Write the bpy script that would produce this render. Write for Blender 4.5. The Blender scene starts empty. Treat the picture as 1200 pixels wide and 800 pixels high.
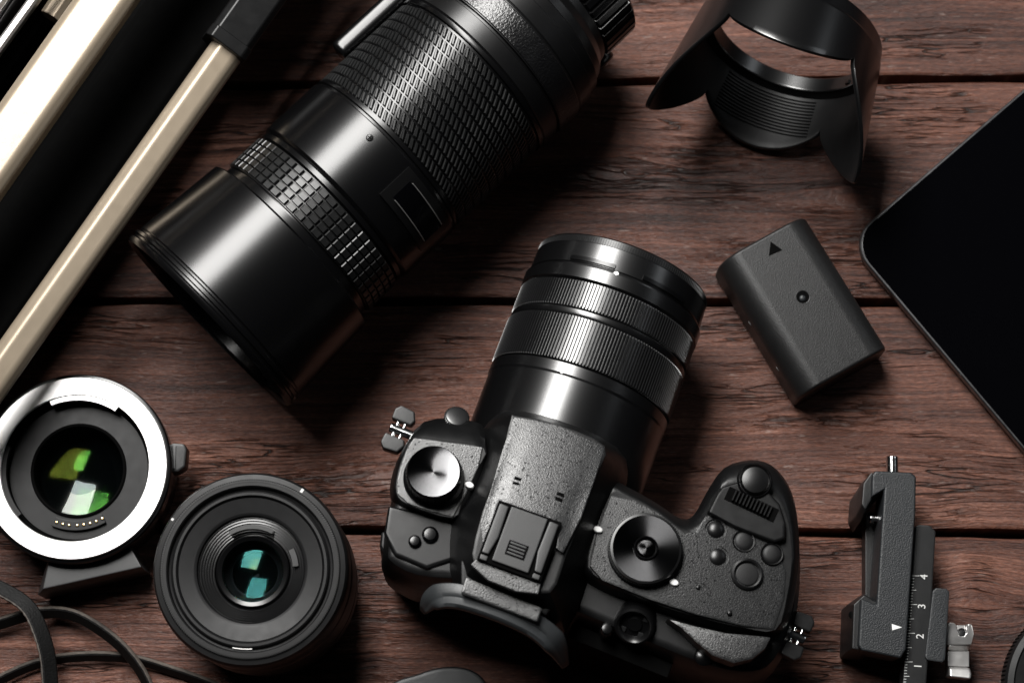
import bpy, bmesh, math, random
from mathutils import Matrix, Vector
R_ = math.radians
random.seed(7)
scene = bpy.context.scene
COL = scene.collection
K = 0.001                      # shapes are written in millimetres

# ------------------------------------------------------------------ camera, world, lights, exposure
DIST, TILT, FPX = 730.0, R_(13.0), 2400.0
cd = bpy.data.cameras.new('camera'); cam = bpy.data.objects.new('camera', cd); COL.objects.link(cam)
cd.sensor_width = 36.0; cd.lens = 72.0; cd.clip_start = 0.01; cd.clip_end = 20.0
cam.location = (0, -DIST * math.sin(TILT) * K, DIST * math.cos(TILT) * K)
cam.rotation_euler = (TILT, 0, 0)
cd.dof.use_dof = True; cd.dof.focus_distance = 0.675; cd.dof.aperture_fstop = 14.0
scene.camera = cam

w = bpy.data.worlds.new('World'); scene.world = w; w.use_nodes = True
w.node_tree.nodes['Background'].inputs[0].default_value = (0.75, 0.85, 1.0, 1)
w.node_tree.nodes['Background'].inputs[1].default_value = 0.006

def area(name, loc, target, sx, sy, power, color):
    l = bpy.data.lights.new(name, 'AREA'); l.shape = 'RECTANGLE'; l.size = sx; l.size_y = sy
    l.energy = power; l.color = color
    o = bpy.data.objects.new(name, l); COL.objects.link(o); o.location = loc
    zz = (Vector(loc) - Vector(target)).normalized(); yy = Vector((.15, 1, 0)); yy = (yy - zz * yy.dot(zz)).normalized(); xx = yy.cross(zz)
    o.rotation_euler = Matrix((xx, yy, zz)).transposed().to_euler()
    return o
area('softbox', (-0.22, 0.50, 0.88), (-0.02, 0.02, 0.0), 0.34, 0.72, 25.0, (1.0, 0.985, 0.96))
area('fill_softbox', (0.75, 0.35, 0.55), (0.05, 0.0, 0.0), 0.16, 0.5, 0.45, (0.92, 0.96, 1.0))
scene.view_settings.view_transform = 'Standard'; scene.view_settings.look = 'None'
scene.view_settings.exposure = 0.0; scene.view_settings.gamma = 1.0
scene.view_settings.use_curve_mapping = False

# ------------------------------------------------------------------ geometry helpers
CAMM = Matrix.Rotation(TILT, 3, 'X')
CPOS = Vector((0, -DIST * math.sin(TILT), DIST * math.cos(TILT)))
class Frame:
    """A thing's own frame; p() turns a direction seen in the photograph into a place at height h in it."""
    def __init__(s, M): s.M = M; s.I = M.inverted()
    def p(s, x, y, h=0.0):
        d = CAMM @ Vector(((x - 600) / FPX, -(y - 400) / FPX, -1.0))
        o = s.I @ CPOS; e = s.I.to_3x3() @ d
        k = (h - o.z) / e.z
        return Vector((o.x + e.x * k, o.y + e.y * k, h))
    def pl(s, pts, h=0.0): return [(q.x, q.y) for q in (s.p(a, b, h) for a, b in pts)]
W = Frame(Matrix.Identity(4))
def frame_at(px, py, z, yaw, z0=0.0):
    q = W.p(px, py, z)
    return Frame(Matrix.Translation((q.x, q.y, z0)) @ Matrix.Rotation(R_(yaw), 4, 'Z'))

def finish(name, bm, mat, parent=None, M=None, smooth=35, kind=None, label=None):
    bmesh.ops.recalc_face_normals(bm, faces=bm.faces)
    bm.transform(Matrix.Scale(K, 4))
    me = bpy.data.meshes.new(name); bm.to_mesh(me); bm.free()
    me.materials.append(mat)
    if smooth:
        me.polygons.foreach_set('use_smooth', [True] * len(me.polygons))
        me.set_sharp_from_angle(angle=R_(smooth))
    o = bpy.data.objects.new(name, me); COL.objects.link(o)
    if smooth:
        wn_ = o.modifiers.new('normals', 'WEIGHTED_NORMAL'); wn_.keep_sharp = True; wn_.weight = 80
    if parent is not None: o.parent = parent
    if M is not None:
        T = M.copy(); T.translation *= K; o.matrix_basis = T
    if kind: o['kind'] = kind
    if label: o['label'] = label
    return o
def thing(name, label, cat, F=None, group=None):
    o = bpy.data.objects.new(name, None); COL.objects.link(o); o.empty_display_size = 0.01
    o['label'] = label; o['category'] = cat
    if group: o['group'] = group
    if F is not None:
        T = F.M.copy(); T.translation *= K; o.matrix_basis = T
    return o
def tag(o, label, cat, group=None):
    o['label'] = label; o['category'] = cat
    if group: o['group'] = group
    return o
def bevel(bm, w, segs=2, ang=35, only=None):
    es = [e for e in bm.edges if len(e.link_faces) == 2 and e.calc_face_angle(0) > R_(ang) and (only is None or only(e))]
    if es: bmesh.ops.bevel(bm, geom=es, offset=w, segments=segs, profile=0.6, affect='EDGES', clamp_overlap=True)
    return bm
def loft(rings, bev=0.0, segs=2, ang=35, bm=None, only=None):
    """rings: list of (points, height) or of 3-D point lists, each with the same number of points"""
    bm = bm or bmesh.new(); vs = []
    for r in rings:
        if isinstance(r, tuple): r = [Vector((a, b, r[1])) for a, b in r[0]]
        vs.append([bm.verts.new(q) for q in r])
    n = len(vs[0])
    for A, B in zip(vs, vs[1:]):
        for i in range(n):
            bm.faces.new((A[i], A[(i + 1) % n], B[(i + 1) % n], B[i]))
    bm.faces.new(vs[0][::-1]); bm.faces.new(vs[-1])
    bmesh.ops.recalc_face_normals(bm, faces=bm.faces)
    if bev: bevel(bm, bev, segs, ang, only)
    return bm
def crown(bm, cx, cy, kx, ky, step=2.0):
    """cut a flat plate into a grid and bow it, so that it catches the light like a moulded cover"""
    xs = [v.co.x for v in bm.verts]; ys = [v.co.y for v in bm.verts]
    for axis, lo_, hi_ in ((0, min(xs), max(xs)), (1, min(ys), max(ys))):
        t = lo_ + step
        while t < hi_:
            co = [0, 0, 0]; no = [0, 0, 0]; co[axis] = t; no[axis] = 1
            bmesh.ops.bisect_plane(bm, geom=bm.verts[:] + bm.edges[:] + bm.faces[:], plane_co=co, plane_no=no); t += step
    for v in bm.verts: v.co.z -= kx * (v.co.x - cx) ** 2 + ky * (v.co.y - cy) ** 2
    return bm
def prism(pts, z0, z1, bev=0.0, segs=2, ang=35, bm=None): return loft([(pts, z0), (pts, z1)], bev, segs, ang, bm)
def box(cx, cy, cz, sx, sy, sz, bev=0.0, segs=2, bm=None, rz=0.0):
    c, s = math.cos(rz), math.sin(rz)
    pts = [(cx + c * a * sx / 2 - s * b * sy / 2, cy + s * a * sx / 2 + c * b * sy / 2) for a, b in ((-1, -1), (1, -1), (1, 1), (-1, 1))]
    return prism(pts, cz - sz / 2, cz + sz / 2, bev, segs, 35, bm)
def merge(*bms):
    out = bms[0]
    for b in bms[1:]:
        me = bpy.data.meshes.new('t'); b.to_mesh(me); b.free(); out.from_mesh(me); bpy.data.meshes.remove(me)
    return out
def lathe(prof, seg=96, M=None, closed=False):
    """prof: (radius, height) pairs turned about local z"""
    bm = bmesh.new(); rows = []
    full = [prof[0]]          # holding loops keep the shading of long walls straight
    for (ra, za), (rb, zb_) in zip(prof, prof[1:]):
        ln = math.hypot(rb - ra, zb_ - za)
        if ln > 2.0 and min(ra, rb) > 1e-6:
            t = .35 / ln; full += [(ra + (rb - ra) * t, za + (zb_ - za) * t), (rb - (rb - ra) * t, zb_ - (zb_ - za) * t)]
        full.append((rb, zb_))
    prof = full
    for r, z in prof:
        if r <= 1e-6: rows.append([bm.verts.new((0, 0, z))])
        else: rows.append([bm.verts.new((r * math.cos(2 * math.pi * i / seg), r * math.sin(2 * math.pi * i / seg), z)) for i in range(seg)])
    pairs = list(zip(rows, rows[1:]))
    if closed: pairs.append((rows[-1], rows[0]))
    for A, B in pairs:
        for i in range(seg):
            j = (i + 1) % seg
            if len(A) == 1 and len(B) == 1: continue
            if len(A) == 1: bm.faces.new((A[0], B[j], B[i]))
            elif len(B) == 1: bm.faces.new((A[i], A[j], B[0]))
            else: bm.faces.new((A[i], A[j], B[j], B[i]))
    if M is not None: bm.transform(M)
    return bm
def gear(r0, r1, z0, z1, n, duty=0.5, M=None, ch=0.15):
    """knurled ring: n ribs of radius r1 between grooves of radius r0"""
    bm = bmesh.new(); rows = []
    for z, dr in ((z0, -0.6), (z0, 0), (z0 + ch, 1), (z1 - ch, 1), (z1, 0), (z1, -0.6)):
        row = []
        for i in range(n):
            a = 2 * math.pi * i / n; p = 2 * math.pi / n
            for k, up in ((0.0, 0), (0.5 - duty / 2, 0), (0.5 - duty / 2 + 0.12, 1), (0.5 + duty / 2 - 0.12, 1), (0.5 + duty / 2, 0)):
                rr = r0 + ((r1 - r0) * up if dr == 1 else dr)
                row.append(bm.verts.new((rr * math.cos(a + p * k), rr * math.sin(a + p * k), z)))
        rows.append(row)
    m = n * 5
    for A, B in zip(rows, rows[1:]):
        for i in range(m):
            bm.faces.new((A[i], A[(i + 1) % m], B[(i + 1) % m], B[i]))
    if M is not None: bm.transform(M)
    return bm
def arc(cx, cy, r, a0, a1, n):
    return [(cx + r * math.cos(R_(a0 + (a1 - a0) * i / (n - 1))), cy + r * math.sin(R_(a0 + (a1 - a0) * i / (n - 1)))) for i in range(n)]
def tube(a, b, r, seg=20, bev=0.0, r2=None):
    a = Vector(a); b = Vector(b); L = (b - a).length; r2 = r if r2 is None else r2
    q = (b - a).to_track_quat('Z', 'Y').to_matrix().to_4x4()
    M = Matrix.Translation(a) @ q
    c = bev
    if c: pr = [(0, 0), (r - c, 0), (r - c * .3, c * .3), (r, c), (r2, L - c), (r2 - c * .3, L - c * .3), (r2 - c, L), (0, L)]
    else: pr = [(0, 0), (r, 0), (r2, L), (0, L)]
    return lathe(pr, seg, M)
def smooth_closed(pts, n=4):
    """Catmull-Rom through a closed outline"""
    out = []; m = len(pts)
    for i in range(m):
        p0, p1, p2, p3 = (Vector(pts[(i + k) % m]) for k in (-1, 0, 1, 2))
        for k in range(n):
            t = k / n
            q = 0.5 * ((2 * p1) + (-p0 + p2) * t + (2 * p0 - 5 * p1 + 4 * p2 - p3) * t * t + (-p0 + 3 * p1 - 3 * p2 + p3) * t ** 3)
            out.append((q.x, q.y))
    return out
def smooth_open(pts, n=8):
    P = [Vector(q) for q in pts]; P = [P[0] * 2 - P[1]] + P + [P[-1] * 2 - P[-2]]; out = []
    for i in range(1, len(P) - 2):
        p0, p1, p2, p3 = P[i - 1:i + 3]
        for k in range(n):
            t = k / n
            out.append(0.5 * ((2 * p1) + (-p0 + p2) * t + (2 * p0 - 5 * p1 + 4 * p2 - p3) * t * t + (-p0 + 3 * p1 - 3 * p2 + p3) * t ** 3))
    out.append(P[-2]); return out
def inset(pts, d):
    c = Vector((sum(p[0] for p in pts) / len(pts), sum(p[1] for p in pts) / len(pts))); n = len(pts); out = []
    area2 = sum(pts[i][0] * pts[(i + 1) % n][1] - pts[(i + 1) % n][0] * pts[i][1] for i in range(n)); sg = 1 if area2 > 0 else -1
    for i in range(n):
        a, b, q = Vector(pts[i - 1]), Vector(pts[i]), Vector(pts[(i + 1) % n])
        t = ((b - a).normalized() + (q - b).normalized())
        t = t.normalized() if t.length > 1e-6 else (q - b).normalized()
        nrm = Vector((-t.y, t.x)) * sg
        out.append((b.x + nrm.x * d, b.y + nrm.y * d))
    return out

# ------------------------------------------------------------------ materials
def nodes_of(name):
    m = bpy.data.materials.new(name); m.use_nodes = True
    nt = m.node_tree; return m, nt, nt.nodes['Principled BSDF']
def N(nt, t, **kw):
    n = nt.nodes.new(t)
    for k, v in kw.items():
        if k.startswith('i_'):
            key = k[2:]; key = int(key) if key.isdigit() else key.replace('_', ' ')
            n.inputs[key].default_value = v
        else: setattr(n, k, v)
    return n
def paint(name, col, rough=0.4, metal=0.0, grain=0.0, gscale=2500, pits=0.0, pscale=700, vary=0.25, spec=0.5, coat=0.0, rvary=0.08, dust=0.0):
    m, nt, b = nodes_of(name); L = nt.links.new
    tc = N(nt, 'ShaderNodeTexCoord')
    n1 = N(nt, 'ShaderNodeTexNoise', i_Scale=90.0, i_Detail=5.0, i_Roughness=0.65); L(tc.outputs['Object'], n1.inputs['Vector'])
    cr = N(nt, 'ShaderNodeMapRange', i_3=1 - vary, i_4=1 + vary); L(n1.outputs['Fac'], cr.inputs[0])
    mx = N(nt, 'ShaderNodeVectorMath', operation='SCALE'); mx.inputs[0].default_value = col; L(cr.outputs[0], mx.inputs['Scale'])
    last = mx.outputs[0]
    if dust:
        nd = N(nt, 'ShaderNodeTexNoise', i_Scale=1400.0, i_Detail=2.0); L(tc.outputs['Object'], nd.inputs['Vector'])
        dr = N(nt, 'ShaderNodeMapRange', i_1=0.68, i_2=0.78, i_3=0.0, i_4=dust); L(nd.outputs['Fac'], dr.inputs[0])
        mm = N(nt, 'ShaderNodeMix', data_type='RGBA'); L(dr.outputs[0], mm.inputs[0]); L(last, mm.inputs[6]); mm.inputs[7].default_value = (.25, .24, .23, 1)
        last = mm.outputs[2]
    L(last, b.inputs['Base Color'])
    n2 = N(nt, 'ShaderNodeTexNoise', i_Scale=260.0, i_Detail=3.0); L(tc.outputs['Object'], n2.inputs['Vector'])
    rr = N(nt, 'ShaderNodeMapRange', i_3=max(rough - rvary, 0.02), i_4=rough + rvary); L(n2.outputs['Fac'], rr.inputs[0]); L(rr.outputs[0], b.inputs['Roughness'])
    b.inputs['Metallic'].default_value = metal; b.inputs['Specular IOR Level'].default_value = spec; b.inputs['Coat Weight'].default_value = coat
    hgt = None
    if grain:
        n3 = N(nt, 'ShaderNodeTexNoise', i_Scale=float(gscale), i_Detail=2.0); L(tc.outputs['Object'], n3.inputs['Vector'])
        bp = N(nt, 'ShaderNodeBump', i_Strength=grain, i_Distance=0.0002); L(n3.outputs['Fac'], bp.inputs['Height']); hgt = bp
    if pits:
        v = N(nt, 'ShaderNodeTexVoronoi', i_Scale=float(pscale)); L(tc.outputs['Object'], v.inputs['Vector'])
        sel = N(nt, 'ShaderNodeSeparateColor'); L(v.outputs['Color'], sel.inputs[0])
        th = N(nt, 'ShaderNodeMapRange', i_1=0.6, i_2=0.98, i_3=0.0, i_4=0.40); L(sel.outputs[0], th.inputs[0])
        lt = N(nt, 'ShaderNodeMath', operation='LESS_THAN'); L(v.outputs['Distance'], lt.inputs[0]); L(th.outputs[0], lt.inputs[1])
        sp_ = N(nt, 'ShaderNodeMath', operation='MULTIPLY_ADD'); sp_.inputs[1].default_value = -spec * .75; sp_.inputs[2].default_value = spec; L(lt.outputs[0], sp_.inputs[0]); L(sp_.outputs[0], b.inputs['Specular IOR Level'])
        b2 = N(nt, 'ShaderNodeBump', i_Strength=pits, i_Distance=0.0002, invert=True); L(lt.outputs[0], b2.inputs['Height'])
        if hgt: L(hgt.outputs[0], b2.inputs['Normal'])
        hgt = b2
    if hgt: L(hgt.outputs[0], b.inputs['Normal'])
    return m
def spun(name, col, rough, aniso=0.9, metal=1.0):
    m, nt, b = nodes_of(name); L = nt.links.new
    b.inputs['Base Color'].default_value = (*col, 1); b.inputs['Metallic'].default_value = metal
    b.inputs['Roughness'].default_value = rough; b.inputs['Anisotropic'].default_value = aniso
    t = N(nt, 'ShaderNodeTangent', direction_type='RADIAL', axis='Z'); L(t.outputs[0], b.inputs['Tangent'])
    return m
def coated_glass(name, tint, refl=0.5, rough=0.07):
    m, nt, b = nodes_of(name); L = nt.links.new; nt.nodes.remove(b)
    out = [n for n in nt.nodes if n.type == 'OUTPUT_MATERIAL'][0]
    g = N(nt, 'ShaderNodeBsdfGlossy', i_Roughness=rough); g.inputs['Color'].default_value = (*tint, 1)
    t = N(nt, 'ShaderNodeBsdfTransparent'); t.inputs['Color'].default_value = (.8, .84, .86, 1)
    f = N(nt, 'ShaderNodeFresnel', i_IOR=1.3); mu = N(nt, 'ShaderNodeMath', operation='MULTIPLY_ADD'); mu.inputs[1].default_value = .12; mu.inputs[2].default_value = refl
    L(f.outputs[0], mu.inputs[0])
    mx = N(nt, 'ShaderNodeMixShader'); L(mu.outputs[0], mx.inputs[0]); L(t.outputs[0], mx.inputs[1]); L(g.outputs[0], mx.inputs[2]); L(mx.outputs[0], out.inputs['Surface'])
    return m

M = {}
M['gloss'] = paint('black_lacquer', (.0018, .0018, .002), .235, spec=.38, rvary=0, dust=.006, vary=.1)
M['lens_lacquer'] = paint('glossy_lens_lacquer', (.002, .002, .0022), .25, spec=.9, rvary=0, dust=.006, vary=.1)
M['plate_shaded'] = paint('shaded_speckled_camera_coating', (.0075, .0077, .008), .40, grain=.6, gscale=2500, pits=1.0, pscale=1150, dust=.03, spec=.42)  # same coating as plate; weaker light on the right is put into its colour
M['satin'] = paint('satin_black_metal', (.0028, .0028, .003), .32, spec=.38, rvary=.02, dust=.008)
M['knurl'] = paint('knurled_black_metal', (.006, .006, .0064), .28, spec=.8, rvary=.02)
M['matte'] = paint('matte_black_plastic', (.0052, .0052, .0055), .46, grain=.12, gscale=5200, dust=.015, spec=.24)
M['dull'] = paint('dull_black', (.0014, .0014, .0014), .85, spec=.04)
M['rubber'] = paint('black_rubber', (.0042, .0044, .0046), .36, grain=.05, gscale=2500, spec=.42, dust=.02)
M['rubber_soft'] = paint('soft_grey_rubber', (.020, .022, .0235), .46, grain=.25, gscale=3000, dust=.04)
M['plate'] = paint('speckled_camera_coating', (.0085, .0087, .009), .37, grain=.6, gscale=2500, pits=1.0, pscale=1150, dust=.03, spec=.85)
M['cover'] = paint('smooth_cover_plastic', (.015, .0153, .0158), .42, grain=.1, gscale=5000, spec=.5)
M['plate_fine'] = paint('fine_camera_coating', (.0030, .0031, .0033), .38, grain=.12, gscale=4500, dust=.01, spec=.3)
M['leather_grain'] = paint('crinkled_coating', (.003, .003, .0033), .30, grain=1.0, gscale=1300, pits=.0, spec=.6)
M['battery'] = paint('charcoal_battery_plastic', (.0068, .0068, .007), .42, grain=.45, gscale=2800, dust=.02, spec=.38)
M['clamp'] = paint('charcoal_anodised_aluminium', (.0115, .0132, .015), .46, grain=.8, gscale=2300, spec=.45)
M['clamp_dark'] = paint('black_anodised_aluminium', (.0055, .0058, .0062), .42, grain=.3, gscale=5000, spec=.4)
M['silver'] = paint('brushed_silver', (.62, .61, .60), .36, metal=.9, grain=.03, gscale=2600, vary=.05)
M['chrome'] = paint('polished_steel', (.75, .75, .75), .16, metal=1.0, vary=.05)
M['mount'] = paint('matte_silver_mount', (.88, .87, .86), .46, metal=1.0, grain=.12, gscale=3000, vary=.04)
M['gold'] = paint('champagne_gold_anodised', (.32, .262, .195), .42, metal=.45, grain=.22, gscale=3500, vary=.05)
M['brass'] = paint('gold_contact', (.80, .60, .30), .25, metal=1.0)
M['white'] = paint('white_paint', (.80, .80, .79), .5)
M['white_print'] = paint('white_print', (.55, .55, .54), .6)
M['screen'] = paint('glossy_black_glass', (.001, .001, .0014), .07, rvary=.01, vary=.0)
M['leather'] = paint('black_leather', (.002, .002, .002), .55, grain=.6, gscale=1400, dust=.02, spec=.2)
M['leather_edge'] = paint('worn_leather_edge', (.06, .05, .042), .6, grain=.6, gscale=1500, vary=1.6)
M['dial'] = spun('spun_dial_face', (.08, .08, .082), .19, .97)
M['dial_dark'] = spun('spun_dark_dial_face', (.07, .07, .072), .22, .95)
M['g_teal'] = coated_glass('teal_coated_glass', (.22, .85, .80), .011)
M['g_green'] = coated_glass('green_coated_glass', (.30, .95, .16), .011)
M['g_white'] = coated_glass('clear_glass', (.95, 1, .95), .020)
M['g_amber'] = coated_glass('amber_coated_glass', (.85, .80, .10), .010)

def wood():
    m, nt, b = nodes_of('stained_rustic_wood'); L = nt.links.new
    tc = N(nt, 'ShaderNodeTexCoord'); oi = N(nt, 'ShaderNodeObjectInfo')
    sep = N(nt, 'ShaderNodeSeparateXYZ'); L(tc.outputs['Object'], sep.inputs[0])
    def mth(op, a, c=None, d=None):
        n = N(nt, 'ShaderNodeMath', operation=op)
        for i, v in enumerate((a, c, d)):
            if v is None: continue
            if isinstance(v, (int, float)): n.inputs[i].default_value = v
            else: L(v, n.inputs[i])
        return n.outputs[0]
    X, Y = sep.outputs[0], sep.outputs[1]
    Yk = Y
    for (px, py, sx, sy, A) in ((1148, 705, 12, 12, .55), (700, 205, 26, 7, .7), (985, 232, 20, 6, .8), (470, 560, 40, 8, .5), (1010, 570, 45, 12, .5)):
        q = W.p(px, py, 0)
        dx = mth('MULTIPLY', mth('SUBTRACT', X, q.x * K), 1 / (sx * K)); dy = mth('MULTIPLY', mth('SUBTRACT', Y, q.y * K), 1 / (sy * K))
        e = mth('EXPONENT', mth('MULTIPLY', mth('ADD', mth('MULTIPLY', dx, dx), mth('MULTIPLY', dy, dy)), -1.0))
        Yk = mth('SUBTRACT', Yk, mth('MULTIPLY', mth('MULTIPLY', dy, e), A * sy * K))
    off = mth('MULTIPLY', oi.outputs['Random'], 37.0)
    base = N(nt, 'ShaderNodeCombineXYZ'); L(X, base.inputs[0]); L(Yk, base.inputs[1]); L(off, base.inputs[2])
    wn = N(nt, 'ShaderNodeTexNoise', i_Scale=9.0, i_Detail=4.0, i_Roughness=.55); L(base.outputs[0], wn.inputs['Vector'])
    wy = mth('MULTIPLY_ADD', mth('SUBTRACT', wn.outputs['Fac'], .5), .009, Yk)
    def streak(kx, ky, detail, rough, seed):
        c = N(nt, 'ShaderNodeCombineXYZ'); L(mth('MULTIPLY', X, kx), c.inputs[0]); L(mth('MULTIPLY', wy, ky), c.inputs[1]); L(mth('ADD', off, seed), c.inputs[2])
        n = N(nt, 'ShaderNodeTexNoise', i_Scale=1.0, i_Detail=detail, i_Roughness=rough); L(c.outputs[0], n.inputs['Vector']); return n.outputs['Fac']
    s1 = streak(9, 110, 4, .6, 0); s2 = streak(15, 700, 6, .72, 11); s3 = streak(20, 210, 2, .5, 23); s4 = streak(6, 20, 3, .5, 31); s5 = streak(420, 1700, 3, .65, 41)
    mix = mth('ADD', mth('ADD', mth('MULTIPLY', s1, .22), mth('MULTIPLY', s2, .34)), mth('ADD', mth('MULTIPLY', s4, .27), mth('MULTIPLY', s5, .20)))
    cr = N(nt, 'ShaderNodeValToRGB'); L(mix, cr.inputs[0]); e = cr.color_ramp.elements
    e[0].position = .39; e[0].color = (.011, .0055, .0045, 1); e[1].position = .635; e[1].color = (.250, .112, .076, 1)
    k = e.new(.46); k.color = (.036, .0125, .0082, 1); k = e.new(.55); k.color = (.104, .041, .0265, 1)
    # cracks: thin dark lines along the grain where the mask allows
    r = mth('ABSOLUTE', mth('SUBTRACT', s3, .5)); cm = N(nt, 'ShaderNodeMapRange', i_1=.004, i_2=.017, i_3=1.0, i_4=0.0); L(r, cm.inputs[0])
    mk = N(nt, 'ShaderNodeMapRange', i_1=.54, i_2=.60, i_3=0.0, i_4=1.0); L(streak(16, 60, 2, .5, 57), mk.inputs[0])
    zone = mk.outputs[0]
    for (px, py, sx, sy) in ((290, 535, 22, 4), (430, 572, 25, 5), (860, 225, 34, 4), (965, 455, 14, 3), (990, 338, 34, 2.2), (1080, 565, 30, 8), (235, 165, 22, 5), (70, 700, 26, 6), (1150, 695, 5, 11), (1010, 130, 30, 5), (500, 420, 22, 4), (410, 690, 20, 9)):
        q = W.p(px, py, 0)
        dx = mth('MULTIPLY', mth('SUBTRACT', X, q.x * K), 1 / (sx * K)); dy = mth('MULTIPLY', mth('SUBTRACT', Y, q.y * K), 1 / (sy * K))
        zone = mth('ADD', zone, mth('MULTIPLY', mth('EXPONENT', mth('MULTIPLY', mth('ADD', mth('MULTIPLY', dx, dx), mth('MULTIPLY', dy, dy)), -1.0)), 1.3))
    c2 = N(nt, 'ShaderNodeMapRange', i_1=.0, i_2=.03, i_3=1.0, i_4=0.0); L(mth('ABSOLUTE', mth('SUBTRACT', streak(24, 420, 2, .5, 131), .5)), c2.inputs[0])
    crack = mth('MULTIPLY', mth('MAXIMUM', cm.outputs[0], mth('MULTIPLY', c2.outputs[0], .8)), mth('MINIMUM', zone, 1.0))
    # rough open-grain patches
    pk = N(nt, 'ShaderNodeMapRange', i_1=.56, i_2=.66, i_3=0.0, i_4=1.0); L(streak(10, 48, 2, .5, 77), pk.inputs[0])
    pg = N(nt, 'ShaderNodeMapRange', i_1=.43, i_2=.50, i_3=1.0, i_4=0.0); L(streak(60, 620, 4, .65, 83), pg.inputs[0])
    patch = mth('MULTIPLY', pk.outputs[0], pg.outputs[0])
    dark = mth('MAXIMUM', crack, mth('MULTIPLY', patch, .75))
    mx = N(nt, 'ShaderNodeMix', data_type='RGBA'); L(mth('MULTIPLY', dark, .95), mx.inputs[0]); L(cr.outputs[0], mx.inputs[6]); mx.inputs[7].default_value = (.010, .006, .005, 1)
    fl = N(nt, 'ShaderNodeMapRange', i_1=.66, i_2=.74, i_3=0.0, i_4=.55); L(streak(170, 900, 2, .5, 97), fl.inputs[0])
    mf = N(nt, 'ShaderNodeMix', data_type='RGBA'); L(mth('MULTIPLY', fl.outputs[0], s1), mf.inputs[0]); L(mx.outputs[2], mf.inputs[6]); mf.inputs[7].default_value = (.34, .28, .25, 1)  # pale flecks: glints on raised fibres, painted into the wood colour
    L(mf.outputs[2], b.inputs['Base Color'])
    rr = N(nt, 'ShaderNodeMapRange', i_1=.3, i_2=.7, i_3=.50, i_4=.36); L(s1, rr.inputs[0]); L(rr.outputs[0], b.inputs['Roughness'])
    b.inputs['Specular IOR Level'].default_value = .36
    h = mth('SUBTRACT', mth('ADD', mth('MULTIPLY', s2, 1.0), mth('ADD', mth('MULTIPLY', s1, .6), mth('MULTIPLY', s5, .45))), mth('MULTIPLY', dark, 1.1))
    bp = N(nt, 'ShaderNodeBump', i_Strength=1.0, i_Distance=.00065); L(h, bp.inputs['Height']); L(bp.outputs[0], b.inputs['Normal'])
    return m
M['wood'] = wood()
M['void'] = paint('dark_underside', (.008, .006, .005), .9)

# ------------------------------------------------------------------ the table of planks
tb = finish('tabletop_backing', box(0, 0, -24, 900, 700, 6), M['void'], kind='structure')
seams = [(-420, -420), (-165, -165), (102, 91.5), (352, 354), (618.5, 625), (890, 893), (1150, 1150)]
tops = bpy.data.objects.new('tabletop', None); COL.objects.link(tops); tops['kind'] = 'structure'
tops.empty_display_size = .01; tb.parent = tops; del tb['kind']; tb.name = 'backing_board'
for i in range(6):
    a, c = seams[i], seams[i + 1]
    def sy(s, wx):   # world y of the seam at world x, from where it is seen at the two picture edges
        p, q = W.p(0, s[0], 0), W.p(1200, s[1], 0)
        return p.y + (q.y - p.y) * (wx - p.x) / (q.x - p.x)
    bm = bmesh.new(); nx = 90; rows = []
    g = 1.35
    for k in range(nx + 1):
        x = -400 + 800 * k / nx
        y1 = sy(a, x) - g + .25 * math.sin(x * .11 + i) + random.uniform(-.12, .12)
        y0 = sy(c, x) + g + .25 * math.sin(x * .09 + 2 * i) + random.uniform(-.12, .12)
        rows.append([bm.verts.new(q) for q in ((x, y0, -20), (x, y0, -1.8), (x, y0 + .35, -.7), (x, y0 + 1.2, -.12), (x, y0 + 3, 0), (x, y1 - 2.4, 0), (x, y1 - .9, -.14), (x, y1 - .2, -.8), (x, y1, -1.8), (x, y1, -20))])
    for A, B in zip(rows, rows[1:]):
        for j in range(10): bm.faces.new((A[j], A[(j + 1) % 10], B[(j + 1) % 10], B[j]))
    bm.faces.new(rows[0]); bm.faces.new(rows[-1][::-1])
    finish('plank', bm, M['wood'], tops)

# ------------------------------------------------------------------ mirrorless camera with its zoom lens
YAW, TIP = R_(-20.0), R_(-5.0)
rot = Matrix.Rotation(YAW, 4, 'Z') @ Matrix.Rotation(TIP, 4, 'X')
piv = Vector((0, 24, 0))
def cam_frame():
    hz = 92.0; anchor = rot @ (Vector((0, 0, hz)) - piv)
    q = W.p(610, 634, anchor.z)
    loc = Vector((q.x - anchor.x, q.y - anchor.y, 0))
    return Frame(Matrix.Translation(loc) @ rot @ Matrix.Translation(-piv))
CF = cam_frame()
cm = thing('mirrorless_camera', 'black mirrorless camera with mounted zoom lens, its top dials and buttons facing up', 'camera', CF)
def c(x, y, h): return CF.p(x, y, h)
def cp(pts, h): return CF.pl(pts, h)

# body shell: low block of the whole body, then shoulder plates
low = [(463, 560), (452, 600), (446, 640), (450, 664), (486, 684), (545, 690), (600, 700), (672, 726), (757, 762), (815, 785), (865, 797), (903, 790), (928, 752), (940, 700), (941, 640), (935, 590), (915, 555), (885, 540), (852, 545), (832, 572), (815, 603), (790, 612), (735, 590), (650, 560), (568, 530), (500, 500), (478, 512)]
lo = smooth_closed(cp(low, 62), 3)
bot = [(x * .98, y * .86 + 3.5) for x, y in lo]
bm = loft([(bot, 0.0), (inset(bot, -1.2), 2.5), (inset(lo, .6), 30), (lo, 50), (inset(lo, .8), 60), (inset(lo, 2.6), 64.5), (inset(lo, 5), 66)], 0)
finish('body_shell', bm, M['plate_fine'], cm)
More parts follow.
